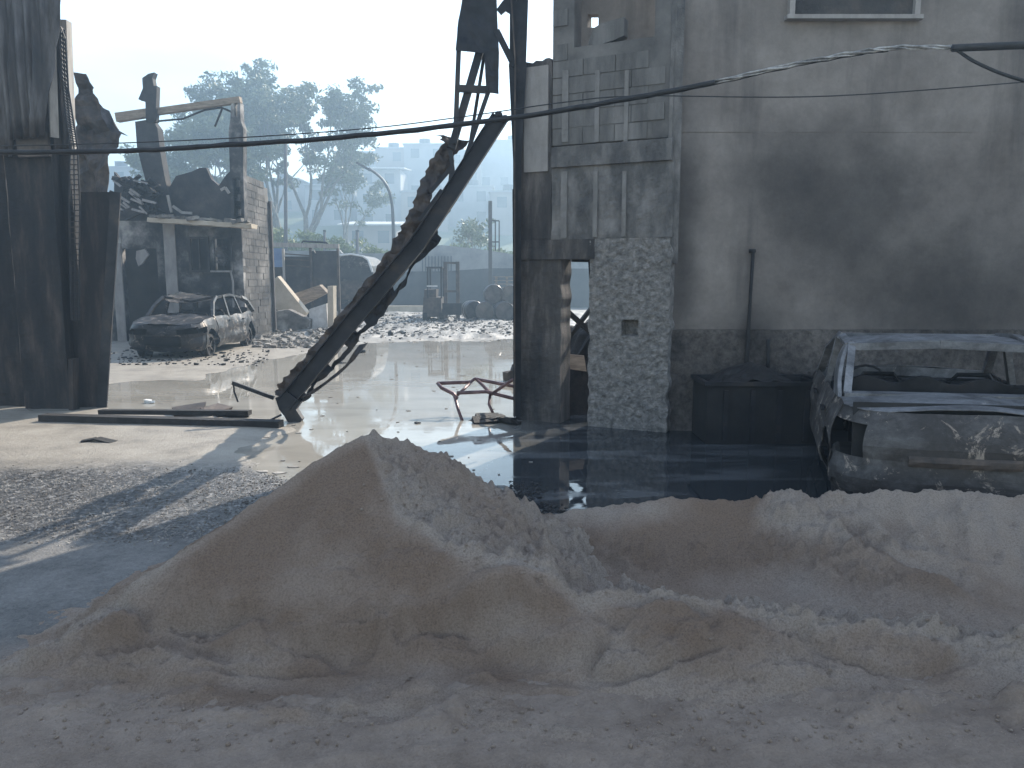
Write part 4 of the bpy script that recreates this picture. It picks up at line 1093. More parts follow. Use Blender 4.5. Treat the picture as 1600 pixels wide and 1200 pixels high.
crumple("torn_lower_sheet", MT['charred_steel'], cs, lp2, rp2, 9.86, 9.78, 0.09, 12, 10, 90, 0.006, 4, skip=lambda u, v: .42 < u < .66 and (.38 < v < .47 or .61 < v < .66 or .71 < v < .8 or .88 < v < .93))
crumple("hanging_flap", MT['corrugated'], cs, [(560, 540), (540, 570), (510, 595), (470, 622)], [(575, 535), (556, 560), (530, 585), (490, 615)], 9.58, 9.6, 0.05, 14, 6, 20, 0.006, 5)

tt = thing("twisted_truss", U(740, 80, 9.6), "burned lattice truss hanging down beside the corner of the tall building", "truss")
def strut(name, p, q, w, d0=9.75, d1=9.75, h=None):
    mb = MB(); mb.bar(U(*p, d0), U(*q, d1), w, h or w * 0.7, (0, 1, 0)); mb.jitter(0.012, 2.5, p[0]); return mb.build(name, MT['charred_steel'], tt)
strut("chord", (718, 70), (711, 225), 0.055); strut("chord", (752, 70), (706, 232), 0.09, 9.8, 9.8)
strut("chord", (758, 80), (730, 258), 0.04, 9.9, 9.9); strut("chord", (768, 130), (722, 262), 0.05, 9.7, 9.7)
strut("cross_bar", (714, 138), (764, 141), 0.08)
strut("brace", (722, 262), (700, 300), 0.05); strut("brace", (712, 300), (704, 235), 0.05)
strut("brace", (705, 262), (672, 300), 0.05, 9.8, 9.8); strut("brace", (706, 250), (700, 330), 0.05, 9.75, 9.75)
strut("brace", (655, 345), (690, 296), 0.04, 9.8, 9.8)
crumple("sheet", MT['charred_steel'], tt, [(735, -180), (728, -60), (722, 0), (716, 30), (712, 79)], [(790, -180), (782, -60), (776, 0), (778, 50), (780, 86)], 9.7, 9.7, 0.06, 21, 8, 16, 0.01, 3)
crumple("sheet", MT['charred_steel'], tt, [(757, 80), (758, 110), (760, 144)], [(780, 80), (779, 110), (779, 147)], 9.65, 9.65, 0.04, 22, 6, 8, 0.01, 4)
sc_ = thing("steel_column", Vector((0.12, 9.6, 0)), "bent dark steel column standing against the building's broken edge", "steel column")
mb = MB()
colp = [(808, 650), (808, 400), (808, 250), (809, 100), (811, 0), (815, -200)]
for a, c_ in zip(colp[:-1], colp[1:]): mb.bar(U(*a, 9.72), U(*c_, 9.72), 0.10 if a[1] > 100 else 0.2, 0.05, (0, 1, 0), 0.10 if c_[1] > 100 else 0.22)
mb.build("column_web", MT['charred_steel'], sc_)
mb = MB()
for a, c_ in zip(colp[:-1], colp[1:]): mb.bar(U(a[0] - 4, a[1], 9.66), U(c_[0] - 4 - (8 if c_[1] < 50 else 0), c_[1], 9.66), 0.016, 0.2, (0, 1, 0))
mb.build("column_flange", MT['steel_rust'], sc_)
mb = MB(); mb.prism([U(x, y, 9.7) for x, y in ((776, 14), (785, 2), (796, -10), (800, -10), (800, 22), (790, 16), (783, 22))], (0, 0.05, 0)); mb.build("torn_gusset", MT['charred_steel'], sc_)
mb = MB(); mb.bar(U(776, 48, 9.7), U(804, 104, 9.7), 0.07, 0.05, (0, 1, 0)); mb.build("brace", MT['charred_steel'], sc_)
mb = MB(); mb.bar(U(805, 296, 9.66), U(806, 420, 9.66), 0.07, 0.05, (0, 1, 0)); mb.bar(U(801, 312, 9.66), U(808, 312, 9.66), 0.05, 0.07, (0, 1, 0)); mb.build("bracket", MT['black'], sc_)

# ------------------------------------------------------------------ cables
def cable_pts(px, d0, d1, sag_noise, seed):
    out = []
    for k, (x, y) in enumerate(px):
        t = k / (len(px) - 1)
        out.append(U(x, y, d0 + (d1 - d0) * t) + Vector((0, 0, sag_noise * mnoise.noise(Vector((k * .7, seed, 0))))))
    return out
def spline(pts, n):
    xs_, ys_ = [p[0] for p in pts], [p[1] for p in pts]
    res = []
    P_ = [Vector((a, c_)) for a, c_ in pts]
    for i in range(len(P_) - 1):
        p0, p1, p2, p3 = P_[max(0, i - 1)], P_[i], P_[i + 1], P_[min(len(P_) - 1, i + 2)]
        for k in range(n):
            t = k / n
            res.append(0.5 * ((2 * p1) + (p2 - p0) * t + (2 * p0 - 5 * p1 + 4 * p2 - p3) * t * t + (3 * p1 - p0 - 3 * p2 + p3) * t ** 3))
    res.append(P_[-1]); return res
cb = thing("overhead_cable", U(700, 195, 6.3), "thick black sagging cable bundle strung across the yard, frayed pale near the wall", "cable")
main = spline([(-320, 236), (-100, 238), (180, 236), (330, 228), (560, 212), (800, 184), (960, 158), (1100, 132), (1230, 103), (1330, 84), (1400, 75), (1490, 74)], 8)
k_split = 58
A_ = cable_pts(main, 6.8, 5.6, 0.008, 2)
mb = MB(); mb.tube(A_[:k_split], [0.021 + 0.005 * mnoise.noise(Vector((k * .9, 1, 1))) for k in range(k_split)], 7); mb.build("sheathed_bundle", MT['cable'], cb, smooth=True)
mb = MB()
tb_ = MB(); tb_.tube([p + Vector((0, .02, -.006)) for p in A_[k_split - 1:k_split + 22]], 0.012, 6); tb_.build("sheathed_bundle", MT['cable'], cb, smooth=True)
for s in range(3):
    mb.tube([p + Vector((0, 0.011 * math.cos(k * .6 + s * 2.1), 0.011 * math.sin(k * .6 + s * 2.1))) for k, p in enumerate(A_[k_split - 1:])], 0.0065 if s else 0.0085, 5)
mb.build("frayed_strands", MT['frayed'], cb, smooth=True)
tail_p = cable_pts(spline([(1488, 75), (1560, 72), (1700, 66), (1950, 50)], 6), 5.6, 5.2, 0.0, 3)
mb = MB(); mb.tube(tail_p, 0.026, 7); mb.build("sheathed_bundle", MT['cable'], cb, smooth=True)
br = cable_pts(spline([(1492, 76), (1530, 100), (1600, 126), (1750, 160), (1950, 190)], 6), 5.6, 5.2, 0.0, 3)
mb = MB(); mb.tube(br, 0.012, 6); mb.build("branch_strand", MT['cable'], cb, smooth=True)
tw = cable_pts(spline([(-320, 226), (0, 228), (300, 219), (560, 202), (720, 183), (880, 160), (1000, 150), (1300, 150), (1700, 120)], 8), 7.6, 7.2, 0.0, 5)
mb = MB(); mb.tube(tw, 0.0055, 5)
tag(mb.build("thin_wire", MT['cable'], smooth=True), "thin grey wire running just above the thick black cable", "wire")

# ------------------------------------------------------------------ debris in and by the water
pk = thing("charred_joist", G(250, 660), "long charred joist lying flat on the sunlit mud", "beam")
mb = MB(); a_, c_ = G(68, 659), G(440, 668); mb.bar(a_ + Vector((0, 0, .05)), c_ + Vector((0, 0, .03)), 0.16, 0.10); mb.jitter(0.012, 3); mb.build("lower_timber", MT['charcoal'], pk)
mb = MB(); a_, c_ = G(150, 655), G(390, 660); mb.bar(a_ + Vector((0, .12, .08)), c_ + Vector((0, .02, .12)), 0.1, 0.06); mb.jitter(0.012, 3); mb.build("upper_timber", MT['charcoal'], pk)
def chunk(name, p, size, mat, label, cat, seed, group=None, flat=1.0):
    mb = MB(); rn = random.Random(seed)
    n = 9
    for k in range(rn.randint(2, 4)):
        ang = rn.uniform(0, 6); s = size * rn.uniform(.5, 1)
        c_ = Vector(p) + Vector((rn.uniform(-.4, .4) * size, rn.uniform(-.3, .3) * size, s * .28 * flat))
        mb.box(c_, (s, s * rn.uniform(.4, .8), s * rn.uniform(.35, .6) * flat), Matrix.Rotation(ang, 3, 'Z') @ Matrix.Rotation(rn.uniform(-.3, .3), 3, 'X'))
    mb.jitter(size * .16, 2.2 / size, seed)
    return tag(mb.build(name, mat), label, cat, group)
chunk("metal_scrap", G(320, 648), 0.45, MT['steel_rust'], "mangled dark scrap lying behind the charred joist", "scrap", 1, flat=.5)
chunk("metal_scrap", G(358, 652), 0.32, MT['charcoal'], "small black scrap at the charred joist's right end", "scrap", 2, flat=.4)
mb = MB(); p_ = G(150, 693); mb.bar(p_ + Vector((-.16, 0, .02)), p_ + Vector((-.02, .05, .05)), 0.1, .02); mb.bar(p_ + Vector((-.02, .05, .05)), p_ + Vector((.2, 0, .015)), 0.12, .02); mb.jitter(.015, 6)
tag(mb.build("bent_strip", MT['charcoal']), "little bent black strip alone on the tan mud", "scrap")
chunk("pale_stone", G(234, 630), 0.12, MT['white_scrap'], "small pale stone in the shallow water near the shed", "stone", 3)
chunk("dark_block", G(611, 526), 0.3, MT['black'], "black cube-like block on the far rubble shore", "block", 4, flat=1.4)
chunk("floating_scrap", G(567, 551), 0.16, MT['black'], "small dark lump in the water beside the leaning beam", "scrap", 6)
chunk("floating_scrap", G(532, 567), 0.26, MT['charcoal'], "flat dark lump half sunk right of the leaning beam", "scrap", 7, flat=.4)
chunk("floating_scrap", G(654, 661), 0.1, MT['black'], "tiny dark scrap floating alone on the open pale water", "scrap", 8, flat=.5)
chunk("rusty_valve", G(800, 594), 0.22, MT['steel_rust'], "rusty lump standing in water against the building's edge", "scrap", 9, flat=2.2)
chunk("charred_scrap_pile", G(778, 660), 0.42, MT['charcoal'], "low black charred heap under the bent tube frame", "scrap pile", 10, flat=.4)
fr = thing("bent_tube_frame", G(750, 640), "bent maroon tubular frame lying in the water by the building corner", "metal frame")
def tb(name, pts, r, d, mat='maroon_tube'):
    mb = MB(); mb.tube([U(x, y, dd) for (x, y), dd in zip(pts, d)], r, 6); mb.build(name, MT[mat], fr, smooth=True)
tb("upper_tube", [(684, 599), (735, 597), (742, 592), (800, 603), (812, 604)], 0.026, [10.3, 10.5, 10.5, 10.4, 10.4])
tb("side_tube", [(684, 599), (690, 606), (708, 615), (714, 622)], 0.026, [10.3, 10.2, 10.1, 10.0])
tb("leg", [(710, 618), (716, 640), (724, 662)], 0.022, [10.05, 9.9, 9.75])
tb("diagonal_tube", [(744, 592), (768, 616), (800, 594), (812, 590)], 0.024, [10.5, 10.2, 10.0, 9.95])
tb("diagonal_tube", [(737, 597), (714, 618)], 0.02, [10.5, 10.1])
tb("lower_tube", [(714, 614), (760, 612), (800, 622), (812, 623)], 0.026, [10.1, 10.2, 10.1, 10.1])
tb("leg", [(766, 616), (764, 632), (770, 645)], 0.02, [10.2, 10.1, 10.0])
tb("foot_bar", [(724, 662), (745, 655), (770, 652), (805, 655)], 0.022, [9.75, 9.8, 9.85, 9.8], 'charcoal')
rs_ = random.Random(12)
def scatter(name, area, n, smin, smax, mat, seed, squash=0.5):
    rn = random.Random(seed); mb = MB()
    spots_ = [G(*area(rn)) for k in range(n)]
    zs_ = ground_h(np.array([p.x for p in spots_]), np.array([p.y for p in spots_]))
    for p, z in zip(spots_, zs_.tolist()):
        s = rn.uniform(smin, smax) * (1 if rn.random() < .8 else 1.8)
        rot = Matrix.Rotation(rn.uniform(0, 6.3), 3, 'Z') @ Matrix.Rotation(rn.uniform(-.6, .6), 3, 'X')
        vs = [Vector((x * rn.uniform(.6, 1.1), y * rn.uniform(.6, 1.1), q * squash * rn.uniform(.6, 1.1))) * s for x in (-.5, .5) for y in (-.5, .5) for q in (-.5, .5)]
        mb.add([rot @ v + Vector((p.x, p.y, z + s * .15)) for v in vs], [(0, 1, 3, 2), (4, 6, 7, 5), (0, 4, 5, 1), (2, 3, 7, 6), (0, 2, 6, 4), (1, 5, 7, 3)])
    o = mb.build(name, mat)
    return tag(o, kind='stuff')
scatter("yard_rubble", lambda r: (r.uniform(430, 830), 492 + abs(r.gauss(0, 1)) * 16), 2200, .02, .08, MT['rubble'], 1)
scatter("dark_rubble", lambda r: (r.uniform(400, 830), 496 + abs(r.gauss(0, 1)) * 14), 1000, .03, .1, MT['charcoal'], 2, .3)
scatter("house_rubble", lambda r: (r.uniform(395, 530), 515 + r.uniform(-8, 30)), 900, .03, .13, MT['rubble'], 3)
scatter("verge_gravel", lambda r: (r.uniform(-60, 470), 742 + r.gauss(0, 7) + r.uniform(0, 1) ** 1.3 * 108), 7500, .003, .010, MT['rubble'], 5, .8)
scatter("dark_gravel", lambda r: (r.uniform(795, 885), 752 + r.uniform(0, 55)), 900, .005, .018, MT['charcoal'], 6, .8)
scatter("scattered_scrap", lambda r: (r.uniform(170, 420), r.uniform(548, 572)), 240, .02, .06, MT['charcoal'], 8)

rn = random.Random(91); mb = MB()
for k in range(90):
    px, py = rn.gauss(rn.choice((430, 520, 690, 760)), 55), 545 + 200 * rn.random() ** 1.5
    p = G(px, py); s_ = rn.uniform(.008, .03) * (1 if rn.random() < .85 else 2.2)
    n_ = rn.randint(4, 6); a0 = rn.uniform(0, 6)
    poly = [Vector((p.x + s_ * rn.uniform(.5, 1) * 1.6 * math.cos(a0 + 6.283 * q / n_), p.y + s_ * rn.uniform(.5, 1) * math.sin(a0 + 6.283 * q / n_), .002)) for q in range(n_)]
    mb.prism(poly, (0, 0, .006))
tag(mb.build("floating_ash", MT['rubble']), kind='stuff')

# ------------------------------------------------------------------ far yard
DT = 30.0
tr = thing("burned_truck_box", (U(475, 480, DT).x, DT, 0), "burned box truck body, open and charred, behind the broken beige panels", "truck")
def tx(px): return U(px, 450, DT).x
def tz(py): return U(480, py, DT).z
mb = MB(); mb.box((tx(507), DT, tz(392) / 2 + .3), (tx(530) - tx(486), 0.06, tz(392) - .6)); mb.build("rear_panel", MT['house_dark'], tr)
for px in (488, 530):
    mb = MB(); mb.bar((tx(px), DT - .06, 0.3), (tx(px), DT - .06, tz(384)), 0.09, 0.09); mb.build("frame_post", MT['steel_rust'], tr)
mb = MB(); mb.bar((tx(418), DT - .05, tz(382)), (tx(532), DT - .05, tz(385)), 0.14, 0.16); mb.build("roof_rail", MT['pale_post'], tr)
mb = MB(); mb.tube([(tx(473), DT, tz(382)), (tx(476), DT, tz(377)), (tx(512), DT, tz(379)), (tx(516), DT, tz(383))], 0.04, 6); mb.build("roof_hoop", MT['charred_steel'], tr)
mb = MB(); mb.bar((tx(488), DT - .1, tz(382)), (tx(496), DT - .1, tz(396)), 0.08, 0.03); mb.build("hanging_flap", MT['pale_post'], tr)
mb = MB(); mb.box((tx(452), DT + .6, tz(400) / 2), (tx(486) - tx(420), 0.06, tz(400))); mb.build("side_panel", MT['house_dark'], tr)
for k, py in enumerate((396, 404, 414)):
    mb = MB(); mb.bar((tx(441), DT + .5, tz(py)), (tx(484), DT + .5, tz(py + 3)), 0.05, 0.05); mb.build("side_rail", MT['steel_rust'], tr)
mb = MB(); mb.bar((tx(440), DT + .4, .3), (tx(440), DT + .4, tz(388)), 0.08, 0.1); mb.build("frame_post", MT['pale_post'], tr)
mb = MB(); mb.box((tx(430), DT + .55, tz(402)), (tx(438) - tx(422), 0.04, tz(388) - tz(418))); mb.build("blue_panel", MT['blue_tarp'], tr)
mb = MB(); mb.box((tx(476), DT + 1, .5), (2.4, 2.2, .16)); mb.build("chassis", MT['charred_steel'], tr)
for px in (445, 515):
    mb = MB(); mb.tube([(tx(px) - .14, DT + .4, .42), (tx(px) + .14, DT + .4, .42)], 0.42, 18); mb.build("wheel", MT['tyre'], tr)
# burned van beyond the truck
vn = thing("burned_van", (U(556, 470, 35).x, 35, 0), "burned rounded van front half hidden behind the leaning beam", "van")
mb = MB()
prof_ = [(530, 399), (545, 397), (565, 399), (574, 404), (580, 415), (586, 440), (588, 492), (530, 492)]
mb.prism([U(x, y, 35.0) for x, y in prof_], (0, 3.4, 0)); mb.build("body_shell", MT['car_far'], vn)
mb = MB(); mb.prism([U(x, y, 34.97) for x, y in ((532, 418), (574, 420), (580, 440), (532, 436))], (0, 0.02, 0)); mb.build("windscreen_opening", MT['house_dark'], vn)
mb = MB(); mb.tube([U(x, y, 34.93) for x, y in ((531, 399), (548, 397), (566, 400), (575, 406), (582, 425))], 0.05, 6); mb.build("roof_edge", MT['white_scrap'], vn)
mb = MB(); mb.prism([U(x, y, 34.9) for x, y in ((533, 440), (560, 438), (572, 446), (570, 470), (533, 468))], (0, 0.08, 0)); mb.jitter(0.1, 2); mb.build("crumpled_bonnet", MT['steel_rust'], vn)
for px in (540, 580):
    mb = MB(); mb.tube([U(px, 484, 34.85), U(px, 484, 35.1)], 0.3, 16); mb.build("wheel", MT['tyre'], vn)
# broken beige panels and planks
bp = [("slab", [(424, 438), (432, 432), (478, 488), (468, 504), (424, 478)], 26.5, 'panel_beige', "large cracked beige wall slab leaning beside the burned house"),
      ("slab", [(452, 462), (500, 446), (512, 458), (466, 480), (456, 478)], 27.2, 'timber', "striped brown roof slab tilted behind the white board"),
      ("board", [(484, 482), (510, 474), (512, 512), (484, 515)], 25.8, 'white_scrap', "upright pale board among the broken beige slabs"),
      ("board", [(513, 448), (522, 448), (521, 512), (513, 512)], 25.7, 'panel_beige', "narrow upright cream post right of the pale board"),
      ("slab", [(422, 488), (450, 484), (484, 500), (484, 515), (425, 520)], 25.6, 'rubble', "low broken slab of masonry at the foot of the leaning beige slab")]
for nm, poly, d, mt_, lab in bp:
    mb = MB(); mb.prism([U(x, y, d) for x, y in poly], (0.05, 0.22, 0.02)); mb.jitter(0.05, 1.3, d)
    tag(mb.build("broken_" + nm, MT[mt_]), lab, "wall slab" if nm == "slab" else "board")
# yard wall
yw_ = thing("yard_wall", (0, 50, 0), "long grey yard wall closing the burned yard, sooty along its foot", "wall")
DY = 50.0
top_w = [(400, 392), (500, 392), (530, 390), (535, 396), (600, 396), (640, 388), (690, 383), (740, 388), (800, 397), (900, 402), (1000, 402)]
mb = MB(); mb.prism([U(x, y, DY) for x, y in top_w] + [Vector((U(1000, 400, DY).x, DY, 0)), Vector((U(400, 400, DY).x, DY, 0))], (0, 0.3, 0)); mb.build("wall_face", MT['yard_wall'], yw_)
top_d = [(530, 410), (560, 412), (600, 430), (640, 424), (690, 424), (740, 421), (770, 419), (1000, 420)]
mb = MB(); mb.prism([U(x, y, DY - .1) for x, y in top_d] + [Vector((U(1000, 420, DY).x, DY - .1, 0)), Vector((U(530, 420, DY).x, DY - .1, 0))], (0, 0.08, 0)); mb.build("sooty_foot", MT['yard_wall_dark'], yw_)
mb = MB(); mb.box((U(615, 495, DY).x, DY - 7.0, 0.18), (8.4, 0.4, 0.36)); tag(mb.build("low_kerb_wall", MT['panel_beige']), "low pale kerb wall at the back of the rubble yard", "kerb")
for k in range(10):
    px = 660 + k * 5
    mb = MB(); mb.bar(U(px, 400, DY - .2), U(px, 424, DY - .2), 0.06, 0.06); mb.build("bar", MT['yard_wall_dark'], yw_)
# forklift
DF = 33.5
fk = thing("burned_forklift", (U(690, 500, DF).x, DF, 0), "burned forklift truck with raised mast standing on the rubble", "forklift")
def fx(px): return U(px, 460, DF).x
def fz(py): return U(690, py, DF).z
mb = MB(); mb.box((fx(676), DF + .6, .62), (fx(690) - fx(661), 1.5, .85)); mb.box((fx(672), DF + .5, 1.2), (fx(684) - fx(664), .9, .4)); mb.jitter(.05, 1.5); mb.build("body", MT['steel_rust'], fk)
for px in (669, 690):
    mb = MB(); mb.bar((fx(px), DF - .1, 1.0), (fx(px), DF - .1, fz(418)), .07, .07); mb.bar((fx(px), DF + 1.0, 1.0), (fx(px), DF + 1.0, fz(418)), .07, .07); mb.build("guard_post", MT['charred_steel'], fk)
mb = MB(); mb.box((fx(680), DF + .45, fz(418)), (fx(692) - fx(667), 1.3, .07)); mb.build("overhead_guard", MT['charred_steel'], fk)
for px in (697, 716):
    mb = MB(); mb.bar((fx(px), DF - .2, .1), (fx(px), DF - .2, fz(409)), .16, .1); mb.build("mast_rail", MT['steel_rust'], fk)
for py in (411, 455, 480):
    mb = MB(); mb.bar((fx(697), DF - .2, fz(py)), (fx(716), DF - .2, fz(py)), .08, .09); mb.build("mast_crossbar", MT['steel_rust'], fk)
mb = MB(); mb.box((fx(707), DF - .32, .55), (fx(722) - fx(692), .06, .5)); mb.build("fork_carriage", MT['charred_steel'], fk)
for px in (699, 714):
    mb = MB(); mb.box((fx(px), DF - .8, .12), (.12, 1.0, .05)); mb.build("fork", MT['charred_steel'], fk)
for px, py in ((664, 0), (690, 0), (664, 1), (690, 1)):
    mb = MB(); mb.tube([(fx(px) - .1, DF + .1 + py * 1.1, .28), (fx(px) + .1, DF + .1 + py * 1.1, .28)], .28, 16); mb.build("wheel", MT['tyre'], fk)
mb = MB(); mb.box((fx(676), DF - .17, fz(447)), (.45, .05, .06)); mb.build("bright_plate", MT['white_scrap'], fk)
# drums
dr0 = thing("steel_drum", (0, 0, 0), "x", "drum", "scorched drums heaped by the yard wall")
mb = MB(); R_d = .43
prof = [(0, R_d * .96), (.02, R_d), (.3, R_d), (.32, R_d + .015), (.34, R_d), (.62, R_d), (.64, R_d + .015), (.66, R_d), (.93, R_d), (.95, R_d * .96)]
vs, fs, n = [], [], 24
for (y, r) in prof: vs += [(r * math.cos(2 * math.pi * k / n), y, r * math.sin(2 * math.pi * k / n)) for k in range(n)]
for i in range(len(prof) - 1):
    for k in range(n): fs.append((i * n + k, i * n + (k + 1) % n, (i + 1) * n + (k + 1) % n, (i + 1) * n + k))
mb.add(vs, fs); mb.build("barrel", MT['drum'], dr0, smooth=True)
for yy in (0.03, 0.92):
    mb = MB(); mb.tube([(0, yy - .005, 0), (0, yy + .005, 0)], R_d * .94, 24); mb.build("lid", MT['drum'], dr0)
spots = [(758, 33.5, .43, 0.0, "scorched drum lying leftmost in the lower row of the drum heap"), (789, 33.3, .43, .2, "scorched drum lying second in the lower row of the drum heap"), (820, 33.5, .43, -.2, "scorched drum in the lower row, against the building's dark edge"),
         (742, 34.6, .43, .3, "scorched drum lying just beside the forklift"), (772, 34.0, 1.16, .1, "scorched drum on top of the heap, nearer the forklift"), (797, 34.0, 1.14, -.1, "scorched drum on top of the heap, beside the pallet stack")]
for i, (px, d, z, a, lab) in enumerate(spots):
    o = dr0 if i == 0 else copy_tree(dr0)
    o.location = (U(px, 480, d).x, d, z); o.rotation_euler = (0, random.uniform(0, 3), a); o['label'] = lab
# stacked rails
rk = thing("rail_stack", (U(790, 450, 37).x, 37, 0), "stack of slatted pallets rising behind the scorched drums", "pallet stack")
for k in range(9):
    z = U(790, 478, 37).z + .02 + k * .17
    mb = MB(); mb.box((U(792, 450, 37).x + random.uniform(-.04, .04), 37, z), (1.25, 1.0, .035)); mb.build("deck", MT['timber'], rk)
    for q in (-.5, 0, .5):
        mb = MB(); mb.box((U(792, 450, 37).x + q, 37, z - .075), (.1, .95, .11)); mb.build("bearer", MT['timber'], rk)
mb = MB(); mb.box((U(792, 450, 37).x, 37, U(790, 478, 37).z / 2 - .05), (1.2, 1.0, U(790, 478, 37).z - .08)); mb.build("bottom_crate", MT['timber'], rk)
# tall post with side frame
tp = thing("gate_post", (U(766, 480, 42).x, 42, 0), "tall dark post with a small rectangular frame, by the yard wall", "post")
mb = MB(); mb.bar((U(766, 480, 42).x, 42, 0), U(766, 314, 42), .2, .2); mb.build("post", MT['pole'], tp)
mb = MB()
for a, c_ in (((768, 345), (780, 345)), ((774, 345), (774, 392)), ((780, 345), (780, 392)), ((768, 378), (780, 378))): mb.bar(U(*a, 42), U(*c_, 42), .07, .07)
mb.build("side_frame", MT['pole'], tp)

# ------------------------------------------------------------------ street lamp and poles
sl = thing("street_lamp", (U(614, 400, 55).x, 55, 0), "slender curved street lamp rising behind the yard wall", "street lamp")
lp_ = spline([(615, 480), (615, 400), (614, 340), (611, 310), (604, 290), (592, 275), (576, 263)], 5)
pts_ = [U(p[0], p[1], 55) for p in lp_]; pts_[0].z = 0
mb = MB(); mb.tube(pts_, [.13 - .05 * k / len(pts_) for k in range(len(pts_))], 8); mb.build("pole", MT['lamp'], sl, smooth=True)
mb = MB(); mb.bar(U(578, 266, 55), U(557, 254, 55), .3, .16, (0, 0, 1), .2); mb.build("lamp_head", MT['lamp'], sl)
for i, (px, top, d, w, lab) in enumerate(((446, 222, 55, .3, "tall dark utility pole among the eucalyptus stems"), (507, 362, 58, .25, "short grey post right of the big eucalyptus, behind the truck"), (558, 362, 58, .3, "short grey post left of the curved street lamp"))):
    u = thing("utility_pole", (U(px, 450, d).x, d, 0), lab, "pole", "poles behind the yard wall")
    mb = MB(); mb.tube([(U(px, 450, d).x, d, 0), U(px, top, d)], [w / 2, w / 2.6], 8); mb.build("pole", MT['pole'], u, smooth=True)
    mb = MB(); mb.tube([U(px, top, d), U(px, top, d) + Vector((0, 0, .12))], w / 2.2, 8); mb.build("pole_cap", MT['lamp'], u)

# ------------------------------------------------------------------ trees
def tree(name, base, height, spread, label, cat, seed, leaf_m, stems=1, clumps=120, per=55, leaf=0.17, clump_r=0.8, group=None, low=0.35):
    rn = random.Random(seed)
    if cat == 'tree':
        k_ = 1.4; base = Vector((base.x * k_, base.y * k_, max(0, hill_z(base.x * k_, base.y * k_)) * .6))
        height = (height - 1.8) * k_ + 1.8 - base.z; clump_r *= k_; leaf *= k_
    root = thing(name, base, label, cat, group)
    tk = MB(); ends = []
    def grow(p, d, ln, r, depth):
        pts, rad = [p], [r]
        n = 4
        for k in range(n):
            d = (d + Vector((rn.uniform(-.22, .22), rn.uniform(-.22, .22), rn.uniform(-.02, .16)))).normalized()
            p = p + d * ln / n
            pts.append(p); rad.append(r * (1 - .45 * (k + 1) / n))
        tk.tube(pts, rad, 6 if depth < 2 else 4)
        if depth >= 3 or ln < height * .06:
            ends.append((pts[-1], depth)); ends.append((pts[-2], depth)); return
        for k in range(rn.choice((2, 3, 3))):
            a = rn.uniform(0, 6.28); t = rn.uniform(.35, .8)
            dd = (d + Vector((math.cos(a) * t * spread, math.sin(a) * t * spread, rn.uniform(-.05, .35)))).normalized()
            grow(pts[-1] if k < 2 else pts[-2], dd, ln * rn.uniform(.58, .8), rad[-1] * .75, depth + 1)
        if depth >= 1: ends.append((pts[-1], depth))
    for s in range(stems):
        a = rn.uniform(0, 6.28)
        grow(Vector(base) + Vector((rn.uniform(-.3, .3), rn.uniform(-.3, .3), -.1)), Vector((math.cos(a) * .25 * (stems > 1), math.sin(a) * .25 * (stems > 1), 1)).normalized(), height * low * rn.uniform(.85, 1.1), height * .016, 0)
    zmax = max(p.z for p, _ in ends) - base[2]
    k = height / zmax
    tk.v = [tuple(Vector(base) + (Vector(v) - Vector(base)) * k) for v in tk.v]
    ends = [Vector(base) + (p - Vector(base)) * k for p, _ in ends]
    tk.build("trunk", MT['bark'], root)
    rng = np.random.default_rng(seed)
    rn.shuffle(ends)
    sel = [ends[i % len(ends)] + Vector((rn.gauss(0, clump_r * .7), rn.gauss(0, clump_r * .7), rn.gauss(0, clump_r * .5))) * (0 if i < len(ends) else 1) for i in range(clumps)]
    C = []
    for e in sel:
        c_ = rng.normal(0, 1, (per, 3)); c_ /= np.linalg.norm(c_, axis=1)[:, None]
        c_ *= (rng.random((per, 1)) ** .45) * np.array([clump_r, clump_r, clump_r * .5]) * rng.uniform(.5, 1.25)
        C.append(np.array(e) + c_)
    C = np.concatenate(C)
    n = len(C)
    a = rng.normal(0, 1, (n, 3)); a /= np.linalg.norm(a, axis=1)[:, None]
    b_ = np.cross(a, rng.normal(0, 1, (n, 3))); b_ /= np.linalg.norm(b_, axis=1)[:, None]
    s = rng.uniform(.6, 1.3, (n, 1)) * leaf
    V_ = np.stack([C - a * s, C + b_ * s * .35, C + a * s, C - b_ * s * .35], 1).reshape(-1, 3) - np.array(base)
    me = bpy.data.meshes.new("crown")
    me.from_pydata(V_.tolist(), [], np.arange(4 * n).reshape(-1, 4).tolist())
    me.materials.append(leaf_m)
    link("crown", me, root)
    return root
def base_at(px, d, z=0.0):
    p = U(px, 437, d); return Vector((p.x, d, z))
tree("eucalyptus_tree", base_at(462, 57), 16.3, .8, "tall airy eucalyptus with many pale stems behind the truck box", "tree", 11, MT['leaf'], 4, 270, 75, .19, .72, "eucalyptus trees behind the yard", .34)
tree("eucalyptus_tree", base_at(405, 60), 15.5, .9, "broad eucalyptus rising just right of the ruined house pillar", "tree", 15, MT['leaf'], 3, 220, 75, .19, .75, "eucalyptus trees behind the yard", .34)
tree("eucalyptus_tree", base_at(300, 52), 12.6, 1.0, "eucalyptus seen through the open upper floor of the ruined house", "tree", 23, MT['leaf'], 3, 220, 75, .19, .75, "eucalyptus trees behind the yard", .32)
tree("eucalyptus_tree", base_at(535, 62), 11.0, .9, "smaller thin eucalyptus left of the curved street lamp", "tree", 31, MT['leaf'], 2, 90, 45, .18, .7, "eucalyptus trees behind the yard", .36)
